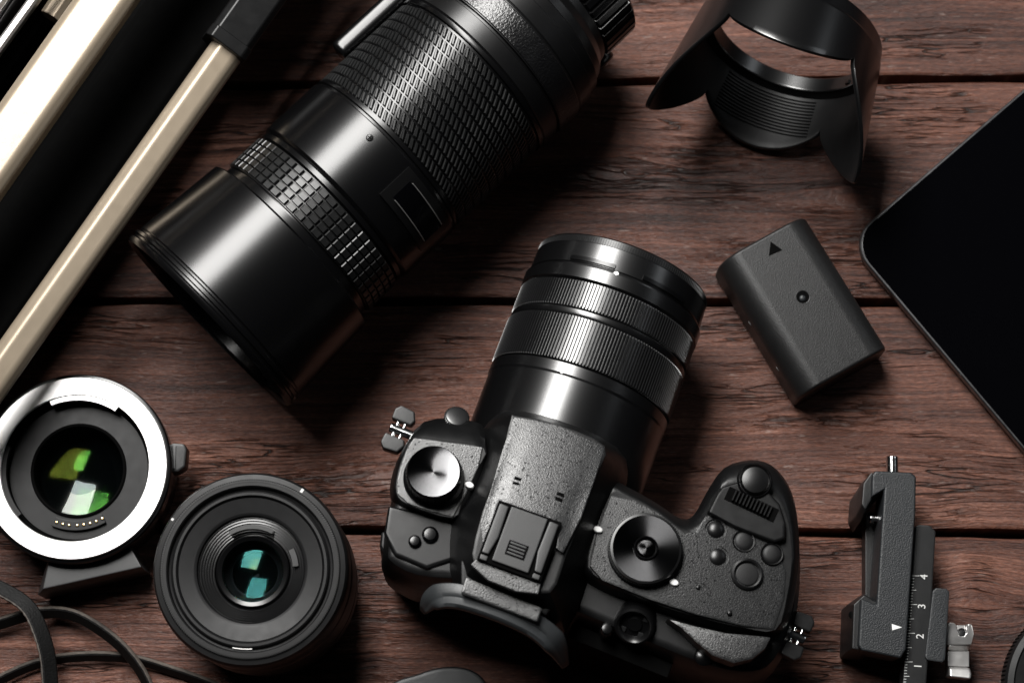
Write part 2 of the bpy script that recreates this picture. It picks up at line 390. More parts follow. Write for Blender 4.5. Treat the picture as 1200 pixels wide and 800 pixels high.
# left shoulder
ls_out = [(497, 492), (545, 490), (570, 503), (574, 560), (560, 600), (533, 612), (478, 597), (459, 582), (458, 560), (470, 528)]
ls_in = [(486, 514), (520, 517), (567, 525), (560, 548), (542, 585), (530, 606), (478, 590), (465, 577), (466, 556), (474, 532)]
a1 = smooth_closed(cp(ls_out, 66), 3); a2 = smooth_closed(cp(ls_in, 72), 3)
bm = loft([(a1, 55), (a1, 64), ([(p[0] * .45 + q[0] * .55, p[1] * .45 + q[1] * .55) for p, q in zip(a1, a2)], 70.2), (inset(a2, -.4), 71.6), (a2, 71.9)], 0)
finish('left_shoulder', bm, M['plate_fine'], cm)
finish('left_top_plate', prism(cp([(485, 513), (566, 524), (562, 545), (546, 580), (531, 606), (500, 598), (478, 590), (466, 579), (465, 566), (469, 548), (476, 528)], 72), 70, 72.4, .5), M['plate'], cm)
# left rear ledge with two small keys
finish('rear_ledge', prism(cp([(455, 592), (530, 610), (545, 625), (540, 655), (500, 668), (462, 652), (450, 625)], 66), 50, 67.2, 1.6, 3), M['plate_fine'], cm)
for x, y, r in ((504, 626, 2.6), (486, 634, 2.0)):
    q = c(x, y, 68); finish('small_button', lathe([(0, 69.2), (r * .7, 69), (r, 68.2), (r, 66)], 24, Matrix.Translation((q.x, q.y, 0))), M['gloss'], cm)
finish('strap_side_door', prism(cp([(447, 622), (462, 628), (500, 652), (494, 680), (468, 668), (452, 655), (445, 640)], 58), 20, 60, 1.5, 3), M['matte'], cm)
finish('side_cover', prism(cp([(459, 578), (468, 560), (470, 600), (462, 606)], 52), 18, 55, 1.0), M['matte'], cm)

# right shoulder (grip top)
rs_out = [(700, 556), (735, 568), (770, 588), (800, 606), (815, 600), (830, 573), (850, 546), (880, 537), (905, 543), (925, 566), (935, 600), (938, 650), (932, 700), (918, 738), (880, 744), (820, 730), (760, 710), (700, 688), (672, 660), (686, 610)]
rs_in = [(716, 578), (738, 583), (770, 600), (803, 624), (825, 616), (842, 590), (846, 571), (868, 565), (895, 573), (915, 590), (924, 615), (928, 655), (922, 700), (909, 737), (870, 734), (815, 721), (762, 704), (712, 682), (692, 664), (700, 622)]
b1 = smooth_closed(cp(rs_out, 68), 3); b2 = smooth_closed(cp(rs_in, 75), 3)
mid = lambda P, Q, t: [(p[0] * (1 - t) + q[0] * t, p[1] * (1 - t) + q[1] * t) for p, q in zip(P, Q)]
bm = loft([(b1, 50), (b1, 66), (mid(b1, b2, .25), 71), (mid(b1, b2, .7), 73.6), (b2, 74.4)], 0)
finish('right_shoulder', bm, M['plate_fine'], cm)
rp = [(716, 580), (745, 586), (775, 603), (803, 625), (815, 622), (827, 604), (908, 638), (922, 668), (920, 700), (908, 737), (870, 733), (815, 720), (762, 703), (706, 680), (691, 663), (700, 622)]
qh = c(790, 660, 76)
finish('right_top_plate', crown(prism(cp(rp, 75.5), 72, 76.3, .5), qh.x, qh.y, .0012, .0015, 2.5), M['plate_shaded'], cm)
fp = [(829, 600), (840, 578), (846, 570), (868, 563), (896, 571), (914, 590), (921, 612), (921, 632), (908, 636), (860, 617)]
finish('shutter_plate', prism(cp(fp, 77), 72, 77.3, 1.2, 3), M['plate_fine'], cm)
# control wheel let into the grip
qa, qb = c(855, 579, 77), c(906, 603, 77)
ax = (qb - qa).normalized(); md = (qa + qb) / 2
finish('wheel_slot', merge(box(md.x, md.y, 77.3, (qb - qa).length + 2.0, 4.6, .5, .2, rz=math.atan2(ax.y, ax.x))), M['dull'], cm)
# ribs across a short drum seen from above
drum = merge(*[box(-6 + 1.2 * i, 0, 77.9 + .55 * math.cos((-6 + 1.2 * i) / 7), .62, 3.9, 1.0, .18, 1) for i in range(11)])
drum.transform(Matrix.Translation((md.x, md.y, 0)) @ Matrix.Rotation(math.atan2(ax.y, ax.x), 4, 'Z'))
finish('control_wheel', drum, M['satin'], cm, kind='stuff')
q = c(885, 562, 79)
finish('shutter_button', lathe([(0, 79.6), (2.5, 79.5), (4.1, 79.1), (4.6, 78.3), (4.6, 76)], 40, Matrix.Translation((q.x, q.y, 0))), M['satin'], cm)
finish('shutter_collar', lathe([(4.9, 76.5), (4.9, 77.9), (5.2, 78.1), (5.6, 77.7), (5.6, 76.5)], 40, Matrix.Translation((q.x, q.y, 0))), M['gloss'], cm)
for x, y, r, dome in ((839, 620, 2.95, 1.0), (872, 633, 2.95, .15), (905, 648, 2.95, .15), (841, 652, 3.1, 1.0)):
    q = c(x, y, 76.5); T = Matrix.Translation((q.x, q.y, 75.6))
    o = finish('function_button', lathe([(0, .55 + dome * .55), (r * .5, .5 + dome * .45), (r * .85, .4 + dome * .1), (r, .05), (r, -2)], 36, T), M['satin'] if dome > .5 else M['matte'], cm)
    finish('button_rim', lathe([(r + .15, -.4), (r + .15, .35), (r + .5, .4), (r + .7, .1), (r + .7, -.4)], 36, T), M['gloss'], o)
q = c(876, 672, 76.5); T = Matrix.Translation((q.x, q.y, 75.6))
o = finish('record_button', lathe([(0, .5), (3.2, .5), (3.5, .3), (3.6, -2)], 40, T), M['matte'], cm)
finish('button_rim', lathe([(3.9, -.4), (3.9, 1.0), (4.3, 1.2), (4.9, .9), (5.3, -.4)], 40, T), M['satin'], o)
for x, y in ((818, 688), (855, 718)):
    q = c(x, y, 76); finish('plate_stud', lathe([(0, 1.0), (.5, .85), (.85, .3), (.85, -1)], 16, Matrix.Translation((q.x, q.y, 75.8))), M['satin'], cm)
# mode dial
q = c(757, 642, 80.5); T = Matrix.Translation((q.x, q.y, 0))
o = finish('mode_dial', merge(gear(11.2, 11.6, 75, 79.4, 90, .5, T), lathe([(11.2, 75), (11.2, 79.6), (11.0, 80.3), (10.2, 80.5)], 72, T)), M['satin'], cm)
finish('dial_face', lathe([(3.9, 80.3), (10.3, 80.6)], 96, T), M['dial_dark'], o, label='spun dark metal face of the mode dial')
finish('dial_ring', lathe([(3.8, 79.6), (3.8, 81), (3.5, 81.3), (3.1, 81), (3.0, 80)], 48, T), M['gloss'], o)
finish('dial_cap', lathe([(0, 81.6), (2.4, 81.3), (2.9, 80.8), (2.9, 79)], 48, T), M['dial'], o)
# thumb rest and rear wheel
qh = c(845, 750, 74)
tr = [(781, 723), (815, 733), (850, 741), (905, 745), (897, 760), (882, 772), (860, 777), (835, 768), (815, 752), (798, 735)]
finish('thumb_rest', crown(prism(cp(tr, 73.5), 66, 74.0, 1.0), qh.x, qh.y, .004, .012), M['plate'], cm)
q = c(746, 726, 72); T = Matrix.Translation((q.x, q.y, 0)) @ Matrix.Rotation(R_(-18), 4, 'X')
T = Matrix.Translation((q.x, q.y + 1.5, 64.5)) @ Matrix.Rotation(R_(38), 4, 'X')
o = finish('rear_dial', lathe([(0, 3.6), (2.2, 3.6), (2.5, 3.0), (4.2, 3.0), (4.7, 4.6), (5.4, 5.2), (6.1, 4.9), (6.5, 3.6), (6.6, -4)], 48, T), M['satin'], cm)
for k in range(4):
    a = R_(45 + 90 * k); finish('dial_notch', box(4.0 * math.cos(a), 4.0 * math.sin(a), 3.2, 1.6, 1.6, .5, .2), M['cover'], o, M=T @ Matrix.Rotation(0, 4, 'Z'))
q = c(711, 737, 66); finish('small_button', lathe([(0, 67.6), (1.5, 67.3), (2.1, 66.4), (2.1, 60)], 24, Matrix.Translation((q.x, q.y, 0))), M['gloss'], cm)
# rear screen
sa, sb = c(672, 727, 60), c(790, 775, 60)
d = (sb - sa).normalized(); n_ = Vector((d.y, -d.x, 0))
finish('rear_screen', loft([([(sa.x, sa.y), (sb.x, sb.y), (sb.x + n_.x * 5, sb.y + n_.y * 5), (sa.x + n_.x * 5, sa.y + n_.y * 5)], 8), ([(sa.x, sa.y), (sb.x, sb.y), (sb.x + n_.x * 5, sb.y + n_.y * 5), (sa.x + n_.x * 5, sa.y + n_.y * 5)], 57)], .6), M['dull'], cm)
q = c(822, 772, 60); finish('small_button', lathe([(0, 66.9), (2.3, 66.6), (3.0, 66), (3.0, 55)], 24, Matrix.Translation((q.x, q.y, 0))), M['gloss'], cm)

# viewfinder hump
ht = [(600, 484), (606, 481), (655, 491), (710, 516), (700, 552), (684, 600), (664, 648), (645, 692), (602, 680), (556, 660), (562, 611), (577, 566), (590, 524)]
hb = [(566, 500), (596, 476), (655, 486), (726, 520), (736, 562), (716, 600), (697, 652), (662, 738), (600, 716), (534, 690), (529, 612), (546, 585), (566, 535)]
t_ = smooth_closed(cp(ht, 92), 3); b_ = smooth_closed(cp(hb, 68), 3)
def fore(P, h):   # the crown falls away gently to the front
    return [Vector((x, y, h - max(0, y - 6) * .10 - max(0, -y - 10) * .10)) for x, y in P]
bm = loft([fore(b_, 60), fore(b_, 67), fore(mid(b_, t_, .35), 76), fore(mid(b_, t_, .93), 87.9), fore(t_, 89.0), fore(inset(t_, 1.1), 89.3)], 0)
finish('viewfinder_hump', bm, M['plate_fine'], cm)
pt = [(603, 482), (655, 492), (711, 517), (699, 556), (682, 604), (660, 647), (652, 641), (657, 612), (586, 586), (566, 640), (563, 611), (577, 566), (589, 524)]
pt = cp(pt, 92); pt = [(x, y) for x, y in pt]
top = fore(pt, 92.2); bot_ = fore(pt, 88.4)
qh = c(625, 575, 92)
finish('hump_plate', crown(loft([bot_, top], .35), qh.x - 1, qh.y - 6, .0045, .0022), M['plate'], cm)
for x, y in ((607, 560), (605, 566), (657, 578), (655, 584)):
    q = c(x, y, 91.6); finish('microphone_slot', box(q.x, q.y, 91.3 - max(0, q.y - 6) * .1 + .62, 2.3, 1.05, .3, .1), M['dull'], cm)
# hot shoe with cover
q = c(609, 633, 93); hx, hy = q.x, q.y
finish('hot_shoe_base', box(hx, hy, 91.6, 20.4, 19.6, 2.2, .3), M['dull'], cm)
cov = finish('hot_shoe_cover', merge(box(hx, hy + .2, 92.9, 11.6, 17.6, 1.5, .35)), M['cover'], cm, label='slide-in cover of the hot shoe')
for s in (-1, 1):
    pts = [(hx + s * 9.5, hy + 8.6), (hx + s * 6.6, hy + 8.6), (hx + s * 6.3, hy - 1.5), (hx + s * 7.4, hy - 7.4), (hx + s * 9.5, hy - 7.4)]
    finish('shoe_rail', prism(pts, 91.8, 93.9, .45), M['cover'], cm)
    finish('rail_end', box(hx + s * 8.4, hy - 8.7, 92.8, 2.2, 1.5, 1.3, .25), M['cover'], cm)
pad = finish('cover_grille', box(hx + .2, hy - 3.2, 93.75, 6.2, 4.6, .3, .1), M['dull'], cm)
for k in range(4): finish('grille_slat', box(hx + .2, hy - 4.8 + k * 1.05, 94.0, 5.0, .55, .35, .12), M['cover'], pad)
fl = [(hx - 10.5, hy - 9.6), (hx - 11.5, hy - 11.6), (hx - 5, hy - 14.2), (hx + 4, hy - 14.6), (hx + 10.8, hy - 13), (hx + 10.5, hy - 9.6)]
finish('shoe_apron', prism(fl, 88, 90.9, .4), M['plate'], cm)
# back ridge above the eyepiece and the eyecup
rg = cp([(546, 676), (636, 712), (630, 729), (540, 694)], 84)
finish('eyepiece_ridge', prism(rg, 60, 84.6, .8), M['plate'], cm)
dk = cp([(540, 655), (655, 700), (640, 722), (540, 686)], 80)
finish('eyepiece_shroud', prism(dk, 55, 80.5, 1.2), M['matte'], cm)
# eyecup: curved rubber bar swept along an arch with a rim
path = [(496, 716, 70), (508, 703, 76), (530, 700, 79), (560, 707, 80.5), (600, 722, 81), (630, 738, 79.5), (650, 757, 76), (662, 780, 67)]
C3 = smooth_open([c(x, y, h) for x, y, h in path], 6)
prof = [(-4.2, 1.2), (-1.6, 1.9), (-.2, 1.0), (.8, 1.4), (2.0, 2.0), (3.0, 1.4), (3.3, -.4), (2.0, -5), (-.8, -9.5), (-3.5, -11), (-5.5, -9), (-5, -2)]
bm = bmesh.new(); rows = []
for i, p in enumerate(C3):
    t = (C3[min(i + 1, len(C3) - 1)] - C3[max(i - 1, 0)]); t.z *= .3; t.normalize()
    out = Vector((t.y, -t.x, 0)).normalized(); up = Vector((0, 0, 1))
    u = i / (len(C3) - 1); sc = min(1, .35 + 4.0 * min(u, 1 - u))
    rows.append([bm.verts.new(p + out * (a * sc) + up * (b * sc if b > 0 else b * min(1, .5 + 2 * min(u, 1 - u)))) for a, b in prof])
for A, B in zip(rows, rows[1:]):
    for j in range(len(prof)): bm.faces.new((A[j], A[(j + 1) % len(prof)], B[(j + 1) % len(prof)], B[j]))
bm.faces.new(rows[0]); bm.faces.new(rows[-1][::-1])
finish('eyecup', bm, M['rubber_soft'], cm, smooth=50)

# left drive dial
q = c(508, 552, 82); T = Matrix.Translation((q.x, q.y, 0))
o = finish('drive_dial', merge(gear(8.4, 8.75, 73.5, 80.6, 48, .5, T), lathe([(8.5, 72), (8.5, 80.8), (8.3, 81.6), (8.0, 81.9)], 72, T)), M['satin'], cm)
finish('dial_face', lathe([(0, 81.2), (8.05, 82.1)], 96, T), M['dial'], o, label='spun silver face of the drive dial')
finish('dial_skirt', lathe([(9.6, 72), (9.6, 73.6), (8.7, 74.1), (8.3, 74.2)], 64, T), M['gloss'], o)
for x, y, h in ((550, 568, 73.5), (701, 620, 76.5), (790, 682, 77)):
    q = c(x, y, h); finish('index_mark', lathe([(0, .5), (.9, .35), (1.15, 0), (1.15, -4)], 20, Matrix.Translation((q.x, q.y, h)) @ Matrix.Diagonal((1.25, .9, 1, 1))), M['white'], cm)
q = c(533, 494, 66); T = Matrix.Translation((q.x, q.y, 60)) @ Matrix.Rotation(R_(-20), 4, 'X')
finish('front_dial', merge(gear(3.7, 4.1, 0, 6, 34, .5, T), lathe([(0, 6.5), (2.6, 6.5), (3.5, 6.3), (3.8, 5.8)], 40, T)), M['knurl'], cm)
# strap lugs
def lug(px, py, h, yaw, name):
    q = c(px, py, h); T = Matrix.Translation((q.x, q.y, h)) @ Matrix.Rotation(R_(yaw), 4, 'Z')
    e = thing(name, '', '', None); e.parent = cm; del e['label']; del e['category']; e.matrix_basis = Matrix.Translation(T.translation * K) @ T.to_3x3().to_4x4()
    finish('lug_pin', merge(tube((-5, 0, 0), (5.5, 0, 0), 1.5, 20, .3)), M['chrome'], e)
    finish('lug_ring', merge(tube((-3.2, -3.6, 0), (-3.2, 3.6, 0), .75, 12, .2), tube((-.8, -3.6, .3), (-.8, 3.6, .3), .6, 12, .2)), M['chrome'], e)
    for s in (-1, 1):
        pts = [(-5.6, s * 2.6), (1.2, s * 2.6), (2.0, s * 4.5), (.6, s * 7.4), (-4.2, s * 7.8), (-5.8, s * 6)]
        finish('lug_clip', prism(pts, -2.2, 2.0, .7), M['plate_fine'], e)
    return e
lug(474, 507, 58, -2, 'strap_lug'); lug(926, 742, 60, 176, 'strap_lug')

# mounted zoom lens
ZL = 41.0
def ly(x, y): return c(x, y, ZL).y
ax0 = c(682, 454, ZL).x
LM = Matrix.Translation((ax0, 0, ZL)) @ Matrix.Rotation(R_(-90), 4, 'X')   # turned z -> local +y
k2r, k2f, k1r, k1f, fr = ly(680, 461), ly(699, 413), ly(702, 403), ly(711, 374), ly(733, 323)
mnt = 20.0
lens = finish('zoom_lens', lathe([(0, mnt - 4), (30.5, mnt - 4), (30.6, mnt + 4), (30.9, mnt + 5), (31.0, k2r - 5), (31.25, k2r - 4.6), (31.25, k2r - 1.0), (30.2, k2r - .4), (30.0, k2r), (30.0, k2f), (30.6, k2f + .2), (31.0, k2f + .9), (31.0, k1r - .9), (30.4, k1r - .2), (30, k1r), (30.0, k1f), (30.4, k1f + .2), (31.4, k1f + .8), (31.5, k1f + 5.0), (30.4, k1f + 5.4), (30.2, k1f + 6.2), (30.6, k1f + 6.6), (30.4, fr - 3.2), (29.9, fr - 3)], 128, LM), M['lens_lacquer'], cm, label='black zoom lens mounted on the camera')
finish('zoom_ring', gear(30.7, 31.45, k2r, k2f, 176, .5, LM, .3), M['knurl'], lens)
finish('focus_ring', gear(30.5, 31.2, k1r, k1f, 176, .5, LM, .3), M['knurl'], lens)
finish('front_rim', merge(lathe([(29.9, fr - 3.4), (30.2, fr - 3.0), (30.2, fr - .6), (29.6, fr), (28.4, fr), (28.2, fr - .6), (28, fr - 6)], 128, LM), gear(29.95, 30.35, fr - 3.0, fr - .8, 220, .5, LM)), M['satin'], lens)
finish('front_element', lathe([(28.1, fr - 6), (22, fr - 7.5), (21, fr - 8), (14, fr - 5.5), (0, fr - 4)], 64, LM), M['screen'], lens)
q = c(729, 312, ZL + 31)
T = Matrix.Translation((ax0, 0, ZL)) @ Matrix.Rotation(R_(-2), 4, 'Y')
finish('alignment_dot', lathe([(0, .45), (.8, .35), (1.0, 0), (1.0, -1)], 16, T @ Matrix.Translation((0, k1f + 5.2, 31.1))), M['white'], lens)
finish('alignment_dot', lathe([(0, .25), (.45, .2), (.5, 0), (.5, -1)], 12, Matrix.Translation((ax0, 0, ZL)) @ Matrix.Rotation(R_(-12), 4, 'Y') @ Matrix.Translation((0, k2r - 4.5, 31.3))), M['white'], lens)
def strip_on_cyl(y0, y1, r0, r1, a0, a1, n=14):
    bm = bmesh.new(); rows = []
    for i in range(n + 1):
        a = R_(a0 + (a1 - a0) * i / n)
        rows.append([bm.verts.new((ax0 + r * math.sin(a), y, ZL + r * math.cos(a))) for r, y in ((r0, y0), (r1, y0), (r1, y1), (r0, y1))])
    for A, B in zip(rows, rows[1:]):
        for j in range(4): bm.faces.new((A[j], A[(j + 1) % 4], B[(j + 1) % 4], B[j]))
    bm.faces.new(rows[0]); bm.faces.new(rows[-1][::-1]); return bevel(bm, .2, 1)
finish('bayonet_tab', strip_on_cyl(k1f + 6.9, k1f + 8.3, 30, 31.2, -34, -4), M['gloss'], lens)
finish('bayonet_tab', strip_on_cyl(k1f + 6.9, k1f + 8.3, 30, 31.2, 14, 46), M['gloss'], lens)
sw = finish('stabiliser_switch', strip_on_cyl(mnt + 6, mnt + 19, 30.5, 33.0, -97, -72), M['matte'], lens)
finish('switch_knob', strip_on_cyl(mnt + 9, mnt + 12.5, 32.5, 33.9, -88, -80), M['chrome'], sw)

# ------------------------------------------------------------------ telephoto lens
zt = 39.0
pa, pb = W.p(247, 376, zt), W.p(550, 92, zt)
yt = math.degrees(math.atan2(pb.y - pa.y, pb.x - pa.x))
TF = Frame(Matrix.Translation((pa.x, pa.y, 0)) @ Matrix.Rotation(R_(yt), 4, 'Z'))
tl = thing('telephoto_lens', 'long black telephoto lens lying diagonally, deep smooth hood at its lower left end', 'camera lens', TF)
TM = Matrix.Translation((0, 0, zt)) @ Matrix.Rotation(R_(90), 4, 'Y')      # turned z -> local +x
def tx(t): return TF.p(247 + .73 * t, 376 - .684 * t, zt).x
h0, h1, f0, f1, b0, g0, g1 = tx(2), tx(128), tx(140), tx(188), tx(198), tx(284), tx(415)
e1, e2, e3, e4, e5 = tx(445), tx(480), tx(514), tx(546), tx(598)
finish('lens_hood', lathe([(37.0, h0 + 6), (37.6, h0 - 1), (38.2, h0 - 2), (38.9, h0 - 1), (39.0, h0), (38.3, h0 + .6), (38.3, h0 + 1.2), (39.0, h0 + 1.6), (39.0, h0 + 2.6), (38.2, h0 + 3.1), (38.2, h0 + 3.7), (38.6, h0 + 4.2), (36.8, h1 - .5), (36.2, h1), (35.0, h1 + .4), (33.2, h1 + .6), (33.0, h1 + 3)], 160, TM), M['gloss'], tl)
finish('hood_lining', lathe([(36.9, h0 + 5), (34.6, h1 - 12), (28, h1 - 10), (26, h1 - 7)], 96, TM), M['dull'], tl)
finish('front_glass', lathe([(27.5, h1 - 9), (20, h1 - 12), (10, h1 - 14), (0, h1 - 14.6)], 64, TM), M['screen'], tl)
finish('barrel', lathe([(33, h1), (33.1, h1 + 1.5), (32.0, h1 + 2), (32.0, f1), (32.6, f1 + .4), (33.4, f1 + .6), (33.5, f1 + 2.2), (32.8, f1 + 2.6), (32.7, b0 - .6), (33.6, b0), (34.3, b0 + .8), (34.4, g0 - 2.6), (33.7, g0 - 2.2), (33.6, g0 - 1.4), (34.2, g0 - 1), (34.2, g0 - .2), (33.2, g0), (33.2, g1), (34.2, g1 + .3), (34.4, g1 + 1.0), (34.4, g1 + 1.8), (34, g1 + 2.2)], 160, TM), M['gloss'], tl)
finish('rear_barrel', lathe([(33.9, g1 + 2), (34.6, g1 + 2.6), (34.4, e1 - .8), (33.6, e1 - .4), (33.6, e1 + .3), (34.6, e1 + .6), (34.6, e2 - .4), (33.8, e2), (34.2, e2 + .6), (33.6, e3 - 4), (32.8, e3 - 3.6), (32.4, e3), (31.2, e3 + .6), (30.0, e4 - 6), (27.5, e4 - 3), (26.5, e4)], 160, TM), M['satin'], tl)
finish('crinkle_band', lathe([(34.62, e1 + .9), (34.85, e1 + 1.2), (34.85, e2 - 1.0), (34.62, e2 - .7)], 160, TM), M['leather_grain'], tl)
cap = finish('rear_cap', merge(lathe([(25.6, e4 - .5), (26, e4), (26, e5 - 1), (25.2, e5), (0, e5)], 96, TM), gear(25.9, 27.0, e4 + .4, e5 - .8, 44, .82, TM, .6)), M['gloss'], tl, label='ribbed black rear cap')
# focus ring with moulded blocks
fo = finish('focus_ring', lathe([(31.8, f0), (33.0, f0 + .3), (33.0, f1 - .3), (31.8, f1)], 120, TM), M['rubber'], tl)
nr, na = 5, 54; pitch = (f1 - f0 - .8) / nr; bl = None
half = math.pi / na * .86
for r in range(nr):
    for k in range(na):
        a = 2 * math.pi * (k + (.0 if r % 2 else .0)) / na
        Mx = Matrix.Translation((f0 + .4 + pitch * (r + .5), 0, zt)) @ Matrix.Rotation(a, 4, 'X')
        if bl is None:
            bm = bmesh.new(); hw = pitch * .42
            def V(rr, t, u): return Vector((u, rr * math.sin(t), rr * math.cos(t)))
            ring = lambda rr, hh, ww: [V(rr, -hh, -ww), V(rr, hh, -ww), V(rr, hh, ww), V(rr, -hh, ww)]
            loft([ring(32.8, half, hw), ring(33.7, half * .97, hw * .97), ring(34.0, half * .80, hw * .86)], 0, bm=bm)
            bl = finish('grip_block', bm, M['rubber'], fo, Mx, smooth=20)
        else:
            o = bl.copy(); COL.objects.link(o); o.parent = fo; T = Mx.copy(); T.translation *= K; o.matrix_basis = T
# long zoom grip: rows of short slanted ribs
bm = bmesh.new(); nr, na = 10, 100; pitch = (g1 - g0 - 1.0) / nr; skew = .052
for r in range(nr):
    xa = g0 + .5 + pitch * r + .28; xb = xa + pitch - .56
    for k in range(na):
        a = 2 * math.pi * (k + (r % 2) * .0) / na + skew * r * 1.0
        hw = math.pi / na * (.80 if k % 1 == 0 else .5)
        def V(rr, t, u): return Vector((u, rr * math.sin(t), zt + rr * math.cos(t)))
        def ringr(rr, hh, ins):
            return [V(rr, a - hh, xa + ins), V(rr, a + hh, xa + ins), V(rr, a + hh + skew, xb - ins), V(rr, a - hh + skew, xb - ins)]
        R0, R1, R2 = ringr(33.0, hw * .9, 0), ringr(33.7, hw * .72, .05), ringr(34.0, hw * .36, .3)
        vs = [[bm.verts.new(q) for q in ring] for ring in (R0, R1, R2)]
        for A, B in zip(vs, vs[1:]):
            for i in range(4): bm.faces.new((A[i], A[(i + 1) % 4], B[(i + 1) % 4], B[i]))
        bm.faces.new(vs[-1])
finish('grip_ribs', bm, M['rubber'], tl, smooth=20, kind='stuff')
# little screw and distance window on the barrel
def cyl_patch(x0, x1, a0, a1, r0, r1, bev=.3, n=8):
    bm = bmesh.new(); rows = []
    for i in range(n + 1):
        a = R_(a0 + (a1 - a0) * i / n)
        rows.append([bm.verts.new((x, -r * math.sin(a), zt + r * math.cos(a))) for r, x in ((r0, x0), (r1, x0), (r1, x1), (r0, x1))])
    for A, B in zip(rows, rows[1:]):
        for j in range(4): bm.faces.new((A[j], A[(j + 1) % 4], B[(j + 1) % 4], B[j]))
    bm.faces.new(rows[0]); bm.faces.new(rows[-1][::-1]); return bevel(bm, bev, 2)
wn = finish('window_frame', cyl_patch(b0 + 8.5, g0 - 3.6, 28, 78, 34.0, 35.3, .7, 14), M['satin'], tl)
finish('distance_window', cyl_patch(b0 + 11.2, g0 - 6.6, 34, 72, 35.0, 35.5, .12, 12), M['screen'], wn)
for xx in (b0 + 11.0, g0 - 6.4): finish('window_edge', cyl_patch(xx - .14, xx + .14, 36, 70, 35.0, 35.95, .08), M['silver'], wn)
sT = Matrix.Translation((0, 0, zt)) @ Matrix.Rotation(R_(2), 4, 'X')
o = finish('screw', lathe([(0, .1), (1.0, .15), (1.25, 0), (1.25, -.4)], 24, sT @ Matrix.Translation((g0 - 6.5, 0, 34.5))), M['satin'], tl)
finish('screw_slot', merge(box(0, 0, 0, 1.5, .32, .2), box(0, 0, 0.03, .32, 1.5, .2)), M['dull'], o, M=sT @ Matrix.Translation((g0 - 6.5, 0, 34.62)))
# bar along the far side (tripod collar foot) and its lock knob
cf = finish('collar_foot', loft([[Vector((x, y, z)) for x, y, z in ((g0 + 13, 33.4, 38), (g1 + 26, 33.4, 38), (g1 + 26, 40.6, 38), (g0 + 13, 40.6, 38))], [Vector((x, y, z)) for x, y, z in ((g0 + 12, 33.4, 48), (g1 + 26, 33.4, 48), (g1 + 26, 40.6, 48), (g0 + 12, 40.6, 48))]], 2.9, 5), M['gloss'], tl)
kb = TF.p(709, 74, 20); finish('collar_knob', tube((kb.x, kb.y + 16, 22), (kb.x, kb.y, 18), 5, 24, 1.2), M['satin'], tl)

# ------------------------------------------------------------------ petal lens hood
PR = 36.0
pq = W.p(918, 68, 36)
zdir = Vector((-0.355, -.92, .175)).normalized()      # towards the petals
xdir = Vector((.93, -.37, 0)); xdir = (xdir - zdir * xdir.dot(zdir)).normalized(); ydir = zdir.cross(xdir)
PM = Matrix((( xdir.x, ydir.x, zdir.x, pq.x), (xdir.y, ydir.y, zdir.y, pq.y), (xdir.z, ydir.z, zdir.z, 36.5), (0, 0, 0, 1)))
PF = Frame(PM)
ph = thing('petal_lens_hood', 'black petal-shaped plastic lens hood lying on its side above the battery', 'lens hood', PF)
def petal(a):    # rim height at angle a (deg): long petals at 0 and 180, short ones at 90 and 270
    a = a % 360; d = min(abs(a - 0), abs(a - 180), abs(a - 360)); 
    if d < 50: 
        t = d / 50.0; return 9 + 28 * (1 - t ** 1.25) ** .8 if t < 1 else 8
    t = (min(abs(a - 90), abs(a - 270))) / 40.0
    return 8 + 9.5 * math.cos(t * math.pi / 2) ** .75 if t < 1 else 8
bm = bmesh.new(); n = 288; rows = []
def rad(z): return 31.5 + (z + 12) * .13 + (.8 if z > -6 else 0)
for i in range(n):
    a = 2 * math.pi * i / n; ht_ = petal(math.degrees(a)); row = []
    outer = [(-12, 0), (-11.4, .4)] + [(-6.2, .4), (-5.8, .0)] + [(-5 + (ht_ + 5 - .5) * k / 9, 0) for k in range(10)]
    for z, e in outer: row.append((rad(z) + (0 if z > -6 else e), z))
    row.append((rad(ht_) - .5, ht_)); row.append((rad(ht_) - 1.2, ht_))
    for k in range(9, -1, -1):
        z = -5 + (ht_ + 5 - .5) * k / 9; row.append((rad(z) - 1.7, z))
    row += [(29.5, -6), (28.6, -6.3), (28.6, -9), (29.4, -9.4), (29.4, -12)]
    rows.append([bm.verts.new((r * math.cos(a), r * math.sin(a), z)) for r, z in row])
m_ = len(rows[0])
for i in range(n):
    A, B = rows[i], rows[(i + 1) % n]
    for j in range(m_): bm.faces.new((A[j], B[j], B[(j + 1) % m_], A[(j + 1) % m_]))
nf = len(rows[0])
hs = finish('hood_shell', bm, M['lens_lacquer'], ph, smooth=50)
hs.data.materials.append(M['matte'])
for f in hs.data.polygons:
    j = f.index % nf
    if f.index < nf * n and 15 <= j <= 26: f.material_index = 1
bm = bmesh.new()
ribs = []
for k in range(12):
    z = -3.5 + k * 1.25
    b1_ = bmesh.new(); rows = []
    for i in range(41):
        a = R_(238 + 64 * i / 40); r = rad(z) - 1.75
        if petal(math.degrees(a)) < z + 1.5: rr0, rr1 = r, r
        rows.append([b1_.verts.new(((r - dr) * math.cos(a), (r - dr) * math.sin(a), z + dz)) for dr, dz in ((0, -.3), (.45, 0), (0, .3))])
    for A, B in zip(rows, rows[1:]):
        for j in range(2): b1_.faces.new((A[j], A[j + 1], B[j + 1], B[j]))
    if petal(270) > z + 2: ribs.append(b1_)
    else: b1_.free()
finish('inner_ribs', merge(*ribs), M['matte'], ph, smooth=20)
finish('mount_ring', lathe([(28.5, -6.2), (28.3, -6.6), (28.3, -11.8), (28.6, -12.2), (29.6, -12.2), (29.7, -6.2)], 128, closed=True), M['lens_lacquer'], ph)
